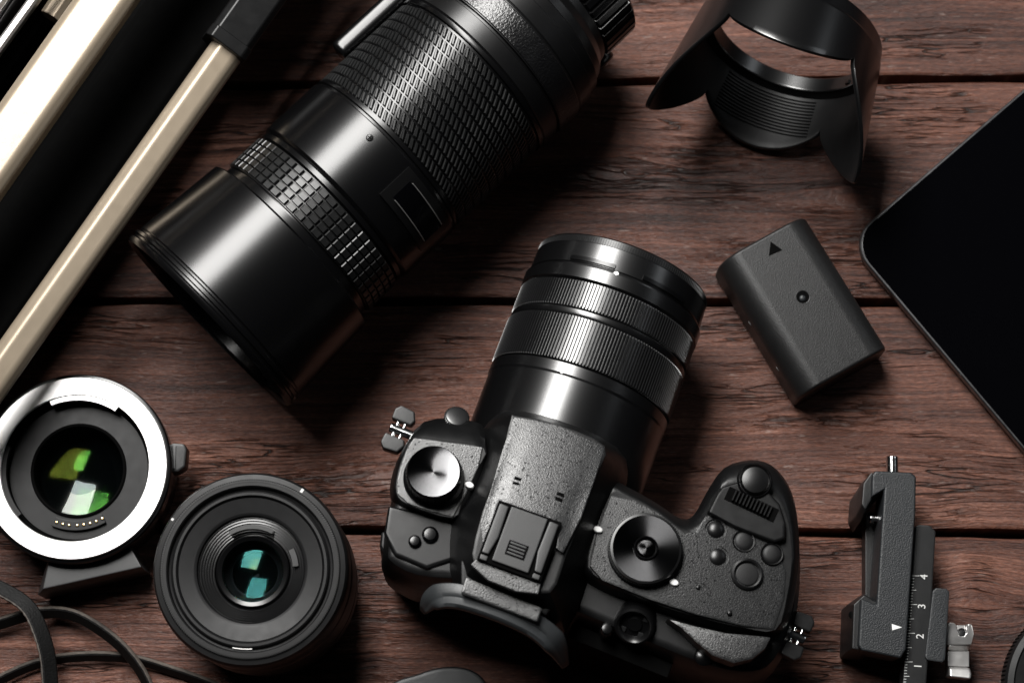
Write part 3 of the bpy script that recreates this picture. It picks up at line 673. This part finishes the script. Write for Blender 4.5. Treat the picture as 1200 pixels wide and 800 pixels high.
for a in (152, 158):
    T = Matrix.Rotation(R_(a), 4, 'Z') @ Matrix.Translation((28.2, 0, -7.5)) @ Matrix.Rotation(R_(-90), 4, 'Y')
    finish('mount_stud', lathe([(0, .4), (.5, .3), (.7, 0), (.7, -.5)], 12, T), M['silver'], ph)
T = Matrix.Rotation(R_(-30), 4, 'Z')
finish('mount_catch', box(28.2, 0, -8.2, 1.0, 2.2, 1.6, .3), M['satin'], ph, M=T)

# ------------------------------------------------------------------ tablet
zt2 = 6.8
def unit(a, b): v = b - a; return v.normalized()
cor = W.p(993, 282, zt2); ea = W.p(1200, 104, zt2); eb = W.p(1200, 527, zt2)
u1 = unit(cor, ea); u2 = Vector((u1.y, -u1.x, 0))
u2 = unit(cor, eb)
T2 = Frame(Matrix.Translation((cor.x, cor.y, 0)))
tab = thing('tablet', 'switched-off tablet with a black glass face and thin metal rim at the right edge', 'tablet', T2)
def rr_poly(w, h, r, n=9):
    pts = []
    for cx, cy, a in ((r, r, 180), (w - r, r, 270), (w - r, h - r, 0), (r, h - r, 90)): pts += arc(cx, cy, r, a, a + 90, n)
    return [((u1 * x + u2 * y).x, (u1 * x + u2 * y).y) for x, y in pts]
w_, h_ = 170.0, 245.0
o1 = rr_poly(w_, h_, 11)
finish('case', loft([(inset(o1, 3), 0.3), (inset(o1, 1.2), 1.2), (inset(o1, .2), 3.2), (o1, 5.4), (inset(o1, .12), 6.3), (inset(o1, .45), 6.6), (inset(o1, .9), 6.6)], 0), M['silver'], tab, label='thin dark aluminium case', smooth=30).data.materials[0] = paint('space_grey_aluminium', (.15, .15, .155), .36, metal=1.0, grain=.1)
finish('screen', prism(inset(o1, .95), 6.2, 6.75, .12, 2), M['screen'], tab)

# ------------------------------------------------------------------ battery
zb = 21.0
B1, B2, B3, B4 = (W.p(x, y, zb) for x, y in ((843, 308), (946, 246), (1042, 403), (941, 466)))
ctr = (B1 + B2 + B3 + B4) / 4; lx = ((B3 - B2) + (B4 - B1)) / 2; wy_ = ((B2 - B1) + (B3 - B4)) / 2
yawb = math.degrees(math.atan2(lx.y, lx.x)); BF = Frame(Matrix.Translation((ctr.x, ctr.y, 0)) @ Matrix.Rotation(R_(yawb), 4, 'Z'))
Lb, Wb = lx.length, wy_.length * 1.0
bt = thing('camera_battery', 'charcoal rechargeable camera battery with an arrow and a small dimple', 'battery', BF)
sec = []   # cross-section in (y, z)
for cy, cz, r, a in ((Wb / 2 - 8.0, 21 - 7.5, 7.5, 90), (Wb / 2 - 3, 3, 3, 0)):
    pass
def arc3(cy, cz, ry, rz, a0, a1, n): return [(cy + ry * math.cos(R_(a0 + (a1 - a0) * i / (n - 1))), cz + rz * math.sin(R_(a0 + (a1 - a0) * i / (n - 1)))) for i in range(n)]
hw = Wb / 2
sec = arc3(hw - 8.5, 21 - 9.0, 8.5, 9.0, 0, 90, 12) + arc3(-hw + 8.5, 21 - 9.0, 8.5, 9.0, 90, 180, 12) + arc3(-hw + 3, 3, 3, 3, 180, 270, 6) + arc3(hw - 3, 3, 3, 3, 270, 360, 6)
def bsec(x, s): 
    cz = 10.5
    return [Vector((x, y - math.copysign(min(abs(y), s), y), z + (s if z < cz else -s))) for y, z in sec]
bm = loft([bsec(-Lb / 2, 1.3), bsec(-Lb / 2 + .35, .45), bsec(-Lb / 2 + 1.2, 0), bsec(Lb / 2 - 1.2, 0), bsec(Lb / 2 - .35, .45), bsec(Lb / 2, 1.3)], 0)
bshell = finish('battery_case', bm, M['battery'], bt, smooth=40)
q = BF.p(908, 293, zb)
tri = [BF.p(903, 283, zb), BF.p(917, 293, zb), BF.p(901, 300, zb)]
finish('arrow_mark', prism([(p.x, p.y) for p in tri], 20.9, 21.06), M['dull'], bt)
q = BF.p(941, 348, zb)
DT = Matrix.Translation((q.x, q.y, 21.0))
finish('dimple', lathe([(2.75, -.05), (2.7, .07), (2.45, .10), (2.25, .05), (2.2, .02)], 40, DT), M['battery'], bt)
finish('dimple_shade', lathe([(2.3, .03), (1.1, .035), (0, .035)], 40, DT), M['dull'], bt)  # flat black disc on the case, painted shade of the dimple
finish('dimple_pin', lathe([(0, .5), (.7, .45), (1.05, .2), (1.15, 0)], 24, Matrix.Translation((q.x + .25, q.y - .35, 21.0))), M['clamp'], bt)
for fx in (.0, .34):
    T = Matrix.Translation((Lb * (fx - .08) , -hw + .2, 11))
    finish('contact_latch', box(0, 0, 0, 1.8, .8, 1.6, .2), M['cover'], bt, M=T)

# ------------------------------------------------------------------ mount adapter
za = 25.0
AF = frame_at(87.5, 547.5, za, 0)
ad = thing('mount_adapter', 'lens mount adapter with a wide bright silver ring and green reflections in its glass', 'lens adapter', AF)
R1a = 108 / 3.45
finish('adapter_body', lathe([(29, 0), (30.5, .6), (31.2, 3), (31.6, 14), (32.2, 17), (32.6, 18), (32.6, 23.2), (32.2, 23.8), (R1a + .2, 24.0), (25.6, 24), (25.6, 8)], 160), M['gloss'], ad)
mr = lathe([(R1a, 23.9), (R1a, 24.8), (R1a - .3, 25.1), (25.3, 25.1), (25.0, 24.8), (25.0, 23.4)], 192)
finish('mount_ring', mr, M['mount'], ad)
finish('inner_wall', lathe([(25.05, 24.6), (24.8, 23.8), (24.6, 20.5), (24, 20), (23.6, 17.8)], 128), M['dull'], ad)
for a0, a1 in ((57, 113), (-58, -10), (162, 222)):
    bm = bmesh.new(); rows = []
    for i in range(21):
        a = R_(a0 + (a1 - a0) * i / 20)
        rows.append([bm.verts.new((r * math.cos(a), r * math.sin(a), z)) for r, z in ((25.2, 22.6), (25.2, 24.6), (23.4, 24.6), (23.4, 22.6))])
    for A, B in zip(rows, rows[1:]):
        for j in range(4): bm.faces.new((A[j], A[(j + 1) % 4], B[(j + 1) % 4], B[j]))
    bm.faces.new(rows[0]); bm.faces.new(rows[-1][::-1])
    finish('bayonet_tab', bm, M['mount'] if a0 == 57 else M['matte'], ad)
finish('inner_plate', lathe([(24, 18), (23.6, 18.4), (16.4, 18.4), (15.9, 18.0), (15.6, 16.8), (15.3, 14)], 128), M['matte'], ad)
finish('lens_barrel', lathe([(16.3, 18.2), (16.3, 19), (15.9, 19.3), (15.3, 19.0), (15.1, 17), (15, 9), (0, 9)], 128), M['dull'], ad)
def dome(r, z, sag, n=10):   # a spherical cap of radius r, rising by sag at the centre
    return lathe([(r * i / n, z + sag * (1 - (i / n) ** 2)) for i in range(n + 1)], 96)
def tilted(bm, z, rx, ry):
    bm.transform(Matrix.Translation((0, 0, z)) @ Matrix.Rotation(R_(rx), 4, 'X') @ Matrix.Rotation(R_(ry), 4, 'Y') @ Matrix.Translation((0, 0, -z))); return bm
for r, z, sag, mt, rx, ry in ((15.0, 17.6, -2.6, 'g_white', 3, 4), (14.6, 15.2, -1.9, 'g_green', 4, 6), (14.2, 12.0, 4.6, 'g_green', -1, 4), (13.4, 10.2, 1.6, 'g_amber', -4, 9)):
    finish('glass_element', tilted(dome(r, z, sag), z, rx, ry), M[mt], ad)
blk = finish('contact_block', prism(arc(0, 0, 20.8, -113, -60, 14) + arc(0, 0, 17.4, -60, -113, 14), 18.3, 20.2, .25), M['matte'], ad)
for k in range(8):
    a = R_(-109 + 6.6 * k + (1.6 if k > 2 else 0)); finish('contact_pin', lathe([(0, .7), (.35, .65), (.55, .35), (.6, 0)], 14, Matrix.Translation((19.1 * math.cos(a), 19.1 * math.sin(a), 20.1))), M['brass'], blk)
qr = AF.p(201, 527, 20)
lv = finish('release_lever', prism([(30.5, -1), (34.2, -.5), (36.6, 1.2), (36.9, 7.5), (35.8, 9.4), (32, 9.6), (30.5, 9)], 12, 19, 1.0), M['plate_fine'], ad)
finish('lever_face', box(32.6, 4.5, 19.1, 1.2, 8, .6, .25), M['cover'], ad)
ft = AF.pl([(57, 652), (150, 634), (170, 668), (44, 697)], 15)
f_t = AF.pl([(58, 652), (148, 632), (166, 664), (50, 690)], 19)
finish('tripod_foot', loft([([(p[0], p[1]) for p in inset(ft, 1.5)], 0), (ft, 3), (ft, 15), (f_t, 19)], .5, 2), M['cover'], ad)
finish('foot_neck', prism(AF.pl([(60, 610), (150, 590), (150, 642), (58, 660)], 17), 2, 17, .8), M['satin'], ad)

# ------------------------------------------------------------------ short prime lens standing upright
zu = 62.0
UF = frame_at(293, 666, zu, 0)
ul = thing('prime_lens', 'short black lens standing upright on its mount with teal reflections in its small glass', 'camera lens', UF)
ro = 30.9
finish('lens_barrel', lathe([(26.5, 0), (28.5, .4), (29.4, 2), (29.6, 8), (30.6, 12), (31.2, 24), (31.3, 26), (30.8, 26.4), (30.8, 27.2), (31.3, 27.6), (31.3, 46), (31.0, 47), (31.2, 58), (30.9, 60.4), (30.2, 61.7), (28.7, 62)], 192), M['matte'], ul)
finish('front_ring', merge(lathe([(28.7, 61.6), (28.6, 62.3), (28.2, 62.6), (26.6, 62.6), (26.2, 62.2), (26.0, 60.4), (25.4, 60.2), (24.9, 60.6), (24.9, 61.6), (24.4, 62.0), (23.6, 62.0), (23.2, 61.6), (22.9, 60.9)], 192), gear(28.25, 28.6, 62.2, 62.7, 240, .5, None, .05)), M['matte'], ul)
finish('name_ring', lathe([(23.0, 60.8), (22.8, 61.1), (17.9, 60.2), (17.3, 59.9), (17.2, 59.2)], 160), M['matte'], ul, label='flat dark ring around the glass')
pr = [(17.3, 59.6)]
for k in range(7): pr += [(17.0 - k * .75, 58.8 - k * .6), (16.6 - k * .75, 58.9 - k * .6), (16.5 - k * .75, 58.2 - k * .6)]
pr += [(11.9, 54.2), (11.7, 55.4), (11.2, 55.6), (9.9, 55.2), (9.6, 54.4), (9.4, 51)]
finish('inner_baffle', lathe(pr, 128), M['gloss'], ul)
finish('inner_cell', lathe([(9.5, 51), (8.4, 49.2), (7.9, 48.6), (7.4, 48.4), (7.1, 47.4), (6.9, 44), (0, 44)], 96), M['matte'], ul)
finish('aperture_blades', lathe([(7.2, 46), (1.0, 45.6)], 48), M['dull'], ul)
for r, z, sag, mt, rx, ry in ((9.4, 51.4, 1.35, 'g_teal', -2, 0), (8.2, 50.6, -1.1, 'g_teal', -1.5, 0), (7.2, 48.0, 1.8, 'g_amber', 1, 0)):
    finish('glass_element', tilted(dome(r, z, sag), z, rx, ry), M[mt], ul)
def ring_mark(a, r, w_m, l_m, z, parent, mat):
    T = Matrix.Rotation(R_(a), 4, 'Z') @ Matrix.Translation((r, 0, z)); finish('index_mark', box(0, 0, 0, l_m, w_m, .16), mat, parent, M=T)
ring_mark(57.5, 29.6, .9, 1.3, 62.0, ul, M['white_print']); ring_mark(148, 29.7, .8, .8, 62.0, ul, M['white_print'])
def flat_arc(r0, r1, a0, a1, z, th, mat, name, parent, n=16):
    finish(name, prism(arc(0, 0, r1, a0, a1, n) + arc(0, 0, r0, a1, a0, n), z, z + th), mat, parent)
flat_arc(13.2, 14.6, 62, 122, 58.0, .5, M['rubber'], 'baffle_tab', ul); flat_arc(13.2, 15, 5, 28, 58.0, .5, M['rubber'], 'baffle_tab', ul)
flat_arc(25.1, 25.4, 259, 273, 61.9, .2, M['silver'], 'silver_arc', ul)  # short thin silver arc on the front ring

# ------------------------------------------------------------------ quick-release clamp with scale plate
QF = frame_at(1046, 660, 24, 0)
qc = thing('quick_release_clamp', 'dark metal clamp holding a ruled plate with silver screw and lever, bottom right', 'tripod clamp', QF)
zc = 26.0
def qp(pts, h): return QF.pl(pts, h)
cl = [(1022, 556), (1026, 551), (1068, 553), (1074, 558), (1073, 600), (1066, 700), (1062, 760), (1056, 771), (1010, 762), (1006, 756), (1009, 700), (1027, 708), (1036, 574), (1021, 583)]
finish('clamp_jaw', prism(qp(cl, zc), 10, zc, .9, 3), M['clamp'], qc)
# lower step of the jaw seen on the left, with its dovetail hook
lo1 = [(1020, 553), (1006, 578), (1004, 610), (1012, 618), (1018, 600), (1034, 578), (1036, 560)]
finish('upper_hook', loft([(qp([(1020, 555), (1004, 580), (1002, 606), (1008, 617), (1018, 600), (1036, 574), (1036, 560)], 18), 2), (qp([(1020, 555), (1005, 578), (1003, 604), (1009, 611), (1018, 594), (1036, 574), (1036, 560)], 18), 18), (qp([(1021, 553), (1012, 566), (1010, 590), (1014, 597), (1022, 584), (1036, 574), (1036, 560)], 24), 24)], .6), M['clamp_dark'], qc)
finish('lower_hook', loft([(qp([(1012, 695), (992, 710), (990, 768), (1012, 772), (1030, 760), (1030, 708)], 14), 2), (qp([(1012, 695), (993, 708), (991, 764), (1012, 768), (1030, 760), (1030, 708)], 14), 14), (qp([(1012, 697), (1000, 708), (998, 760), (1012, 762), (1030, 758), (1030, 708)], 22), 23)], .6), M['clamp_dark'], qc)
finish('jaw_floor', prism(qp([(1014, 600), (1040, 600), (1040, 712), (1014, 712)], 9), 1, 9, .5), M['clamp_dark'], qc)
q = QF.p(1003 + 3, 714, 15)
o = finish('screw_hole', lathe([(0, .12), (1.1, .12), (1.3, 0), (1.3, -.3)], 20, Matrix.Translation((QF.p(999, 720, 20).x, QF.p(999, 720, 20).y, 20))), M['dull'], qc)
a_, b_2 = QF.p(1046, 556, 20), QF.p(1046, 534, 20)
finish('clamp_screw', merge(tube((a_.x, a_.y - 4, 19), (b_2.x, b_2.y, 19), 2.1, 24, .5)), M['chrome'], qc)
a_, b_2 = QF.p(1019, 607, 17), QF.p(1036, 607, 17)
finish('stop_pin', merge(tube((a_.x, a_.y, 17), (b_2.x + 1, b_2.y, 17), 1.05, 16, .25), tube((a_.x + 1.2, a_.y, 17), (a_.x, a_.y, 17), 1.5, 16, .3)), M['chrome'], qc)
# ruled plate
pw = [(1071, 617), (1077, 614), (1090, 615), (1097, 622), (1093, 690), (1084, 830), (1056, 830), (1066, 690)]
rp_ = finish('ruled_plate', prism(qp(pw, 20), 12, 20, .7, 2), M['clamp_dark'], qc, label='long plate with white rule marks and numbers')
def plate_pt(x, y): return QF.p(x, y, 20)
for k in range(0, 46):
    y = 674 + k * 3.36; xx = 1072.8 - (y - 617) * .078
    ln = 9 if k % 10 == 0 else (6.5 if k % 5 == 0 else 3.2)
    a_, b_2 = plate_pt(xx, y), plate_pt(xx + ln, y + .4); mdp = (a_ + b_2) / 2
    finish('rule_mark', box(mdp.x, mdp.y, 20.04, (b_2 - a_).length, .17, .06), M['white_print'], rp_)
fc = {}
for dgt, (x, y) in (('4', (1083, 675.5)), ('3', (1080.5, 710)), ('2', (1078.5, 745)), ('1', (1076, 780))):
    cu = bpy.data.curves.new('t', 'FONT'); cu.body = dgt; cu.size = 3.6 * K; cu.extrude = .03 * K; cu.align_x = 'CENTER'; cu.align_y = 'CENTER'; cu.resolution_u = 6; cu.offset = .00001
    to = bpy.data.objects.new('t', cu); COL.objects.link(to); bpy.context.view_layer.update()
    me = bpy.data.meshes.new_from_object(to); bpy.data.objects.remove(to); me.materials.clear(); me.materials.append(M['white_print'])
    o = bpy.data.objects.new('number', me); COL.objects.link(o); o.parent = rp_; p = plate_pt(x, y); o.location = (p.x * K, p.y * K, 20.05 * K); o.rotation_euler = (0, 0, R_(86))
tp = [QF.p(x, y, zc) for x, y in ((1045, 730.5), (1057, 734.5), (1045.5, 738))]
finish('index_arrow', prism([(p.x, p.y) for p in tp], zc - .1, zc + .05), M['white'], qc)
sp = [(1093, 692), (1097, 688), (1110, 689), (1113, 693), (1108, 772), (1104, 776), (1086, 773), (1084, 768)]
finish('side_block', prism(qp(sp, 21), 3, 21, .8), M['clamp'], qc)
# silver lever: forked head, flat waist, turned-up tail
def lever_piece(pts, z0, ztop, bev=.6):
    """ztop: function of px-y giving the height, so that the face rolls"""
    P = qp(pts, 17); bm = loft([[Vector((p[0], p[1], z0)) for p in P], [Vector((p[0], p[1], ztop(a[1]))) for p, a in zip(P, pts)]], bev, 3, 25)
    return bm
hd = [(1110, 755), (1110, 745), (1110.5, 733), (1113, 728), (1119, 728.5), (1122, 732), (1122.5, 741), (1125, 745), (1130.5, 745), (1133, 741), (1133.5, 732), (1135.5, 729.5), (1140, 731), (1141, 742), (1139.5, 755)]
lev = finish('lock_lever', lever_piece(hd, 9, lambda y: 17.6 - abs(y - 741) * .14), M['silver'], qc, smooth=40)
finish('lever_roll', lever_piece([(1111, 755.2), (1139.5, 755.2), (1139, 761), (1113, 761)], 8, lambda y: 15.4 - (y - 755) * .42, .7), M['silver'], lev, smooth=50)
finish('lever_waist', lever_piece([(1113.5, 761.2), (1139, 761.2), (1139, 780), (1113.5, 779)], 8, lambda y: 13.0, .35), M['silver'], lev)
finish('lever_tail', lever_piece([(1113.5, 780.2), (1139, 781), (1140, 788), (1139, 795), (1113.5, 792)], 8, lambda y: 14.4 + (y - 780) * .12, .9), M['silver'], lev, smooth=50)
finish('lever_groove', lever_piece([(1122, 731), (1133.5, 731), (1133.5, 746), (1122, 746)], 8, lambda y: 14.6, .5), M['silver'], lev)
q = QF.p(1128, 742, 17)
finish('highlight_stud', lathe([(0, .9), (1.2, .75), (2.0, 0), (2.0, -6)], 24, Matrix.Translation((q.x, q.y, 16.0))), M['chrome'], lev)  # chrome stud added to give a bright highlight inside the notch

# ------------------------------------------------------------------ tripod (folded legs crossing the corner)
def bar(px0, py0, px1, py1, z, wide, tall, ch, mat, name, parent, F, segs=2, z2=None, roll=0, bv=.28):
    z2 = z if z2 is None else z2
    a, b = F.p(px0, py0, z), F.p(px1, py1, z2)
    L = (b - a).length; q = (b - a).normalized(); s = Vector((-q.y, q.x, 0)).normalized(); up = q.cross(s)
    if up.z < 0: up = -up
    cr_, sr_ = math.cos(R_(roll)), math.sin(R_(roll)); s, up = s * cr_ - up * sr_, up * cr_ + s * sr_
    prof = [(-wide / 2, -tall / 2 + ch), (-wide / 2 + ch, -tall / 2), (wide / 2 - ch, -tall / 2), (wide / 2, -tall / 2 + ch), (wide / 2, tall / 2 - ch), (wide / 2 - ch, tall / 2), (-wide / 2 + ch, tall / 2), (-wide / 2, tall / 2 - ch)]
    bm = loft([[a + s * u + up * v for u, v in prof], [b + s * u + up * v for u, v in prof]], ch * bv, segs, 25)
    return finish(name, bm, mat, parent, smooth=30)
GF = Frame(Matrix.Identity(4))
tr_ = thing('tripod', 'folded tripod with champagne gold leg tubes and black clamps crossing the top left corner', 'tripod', GF)
ol = bar(-106, 330, 364, -340, 78, 17.2, 12, 2.6, M['gold'], 'upper_leg_tube', tr_, GF, 4, roll=-7, bv=.5)
lg = bar(-49, 505, 274, 48, 50, 11.8, 8.5, 2.8, M['gold'], 'lower_leg_tube', tr_, GF, 4, roll=-22, bv=.5)
cl_ = bar(266, 52, 420, -165, 50, 15.5, 14, 2.0, M['plate_fine'], 'leg_clamp', tr_, GF, 3, roll=-20)
bar(261, 59, 270, 46.5, 50, 16.2, 14.6, 2.0, M['plate_fine'], 'clamp_lip', cl_, GF, 3, roll=-20)
bar(-150, 545, 340, -150, 38, 30, 12, 3, M['dull'], 'centre_column', tr_, GF)
bar(-190, 560, 370, -270, 14, 60, 26, 5, M['dull'], 'folded_leg', tr_, GF)
bar(-100, 160, 80, -110, 40, 34, 14, 3.5, M['dull'], 'folded_leg', tr_, GF)
bar(-60, 138, 100, -82, 66, 3.2, 5, .8, M['silver'], 'steel_rail', tr_, GF, 3, roll=-8)
bar(-130, 190, 90, -140, 56, 20, 12, 3, M['gloss'], 'clamp_body', tr_, GF)
bar(-80, 118, 60, -88, 70, 5, 5, 1.2, M['silver'], 'clamp_plate', tr_, GF, 3, roll=-8)
bar(60, 22, 100, -38, 52, 7, 8, 1.5, M['gold'], 'gold_sleeve', tr_, GF)

# ------------------------------------------------------------------ leather strap
SF = frame_at(80, 760, 0, 0)
st = thing('leather_strap', 'thin black leather strap in loose loops with worn pale edges, bottom left corner', 'strap', SF)
def ribbon(path, wid, lean, name):
    """path of (px,py,z); wid in mm; lean = degrees the band is turned up on its edge"""
    P = smooth_open([SF.p(x, y, z) for x, y, z in path], 8); n = len(P)
    bm = bmesh.new(); be = bmesh.new(); rows = []; er = []
    for i, p in enumerate(P):
        t = (P[min(i + 1, n - 1)] - P[max(i - 1, 0)]).normalized(); s = Vector((-t.y, t.x, 0)).normalized()
        ln = lean if not callable(lean) else lean(i / (n - 1))
        wdir = s * math.cos(R_(ln)) + Vector((0, 0, 1)) * math.sin(R_(ln)); nd = t.cross(wdir).normalized()
        if nd.z < 0: nd = -nd
        a, b = p + wdir * wid / 2, p - wdir * wid / 2; th = .85
        rows.append([bm.verts.new(q) for q in (a + nd * th * .6, a + nd * th - wdir * .5, p + nd * (th + .03), b + nd * th + wdir * .5, b + nd * th * .6, b - nd * th, a - nd * th)])
        j = .12 * math.sin(i * 2.3) ; top_ = a if a.z > b.z else b; sg = 1 if a.z > b.z else -1
        er.append([be.verts.new(top_ + wdir * sg * q[0] + nd * q[1]) for q in ((-.05, th * .62 + .02), (.28 + j, .3), (.28 + j, -.3), (-.05, -th))])
    for A, B in zip(rows, rows[1:]):
        for j in range(7): bm.faces.new((A[j], A[(j + 1) % 7], B[(j + 1) % 7], B[j]))
    bm.faces.new(rows[0]); bm.faces.new(rows[-1][::-1])
    o = finish(name, bm, M['leather'], st, smooth=30)
    for A, B in zip(er, er[1:]):
        for j in range(3): be.faces.new((A[j], A[j + 1], B[j + 1], B[j]))
    finish('cut_edge', be, M['leather_edge'], o, smooth=30)
ribbon([(-60, 690, 12), (-20, 683, 15), (10, 694, 16), (34, 712, 17), (48, 740, 17), (57, 775, 16), (60, 830, 14)], 5.2, -32, 'strap_loop')
ribbon([(-60, 745, 5), (-10, 733, 6), (40, 719, 7), (80, 719, 8), (115, 736, 9), (148, 764, 9), (172, 800, 8), (186, 850, 6)], 4.4, lambda u: 46, 'strap_loop')
ribbon([(-50, 822, 3), (0, 796, 3.2), (45, 777, 3.4), (95, 769, 3.6), (150, 771, 3.4), (200, 785, 2.6), (245, 801, 1.8), (300, 826, 1.2)], 3.6, 48, 'strap_loop')

# ------------------------------------------------------------------ two things cut by the lower and right edges
EF = frame_at(520, 830, 5, 0)
e_o = smooth_closed(EF.pl([(455, 806), (490, 789), (520, 781), (548, 783), (568, 797), (580, 830), (560, 870), (510, 880), (460, 860)], 5), 4)
ep = thing('rubber_eyecup', 'grey rounded rubber pad just showing below the camera at the lower edge', 'rubber pad', EF)
finish('pad', loft([(inset(e_o, 1), 0), (e_o, 1), (e_o, 4.4), (inset(e_o, .5), 5.2), (inset(e_o, 1.6), 5.6), (inset(e_o, 5), 5.3)], 0), M['rubber_soft'], ep)
LF = frame_at(1279, 808, 8, 0)
lc = thing('lens_cap', 'black round lens cap just entering at the lower right corner', 'lens cap', LF)
finish('cap_disc', lathe([(28, 0), (29, .5), (29, 6.5), (28.4, 8), (26.5, 8.6), (25.8, 8.0), (0, 8)], 128), M['matte'], lc)
finish('grip_edge', gear(28.9, 29.3, 1.2, 6.2, 120, .5), M['dull'], lc)
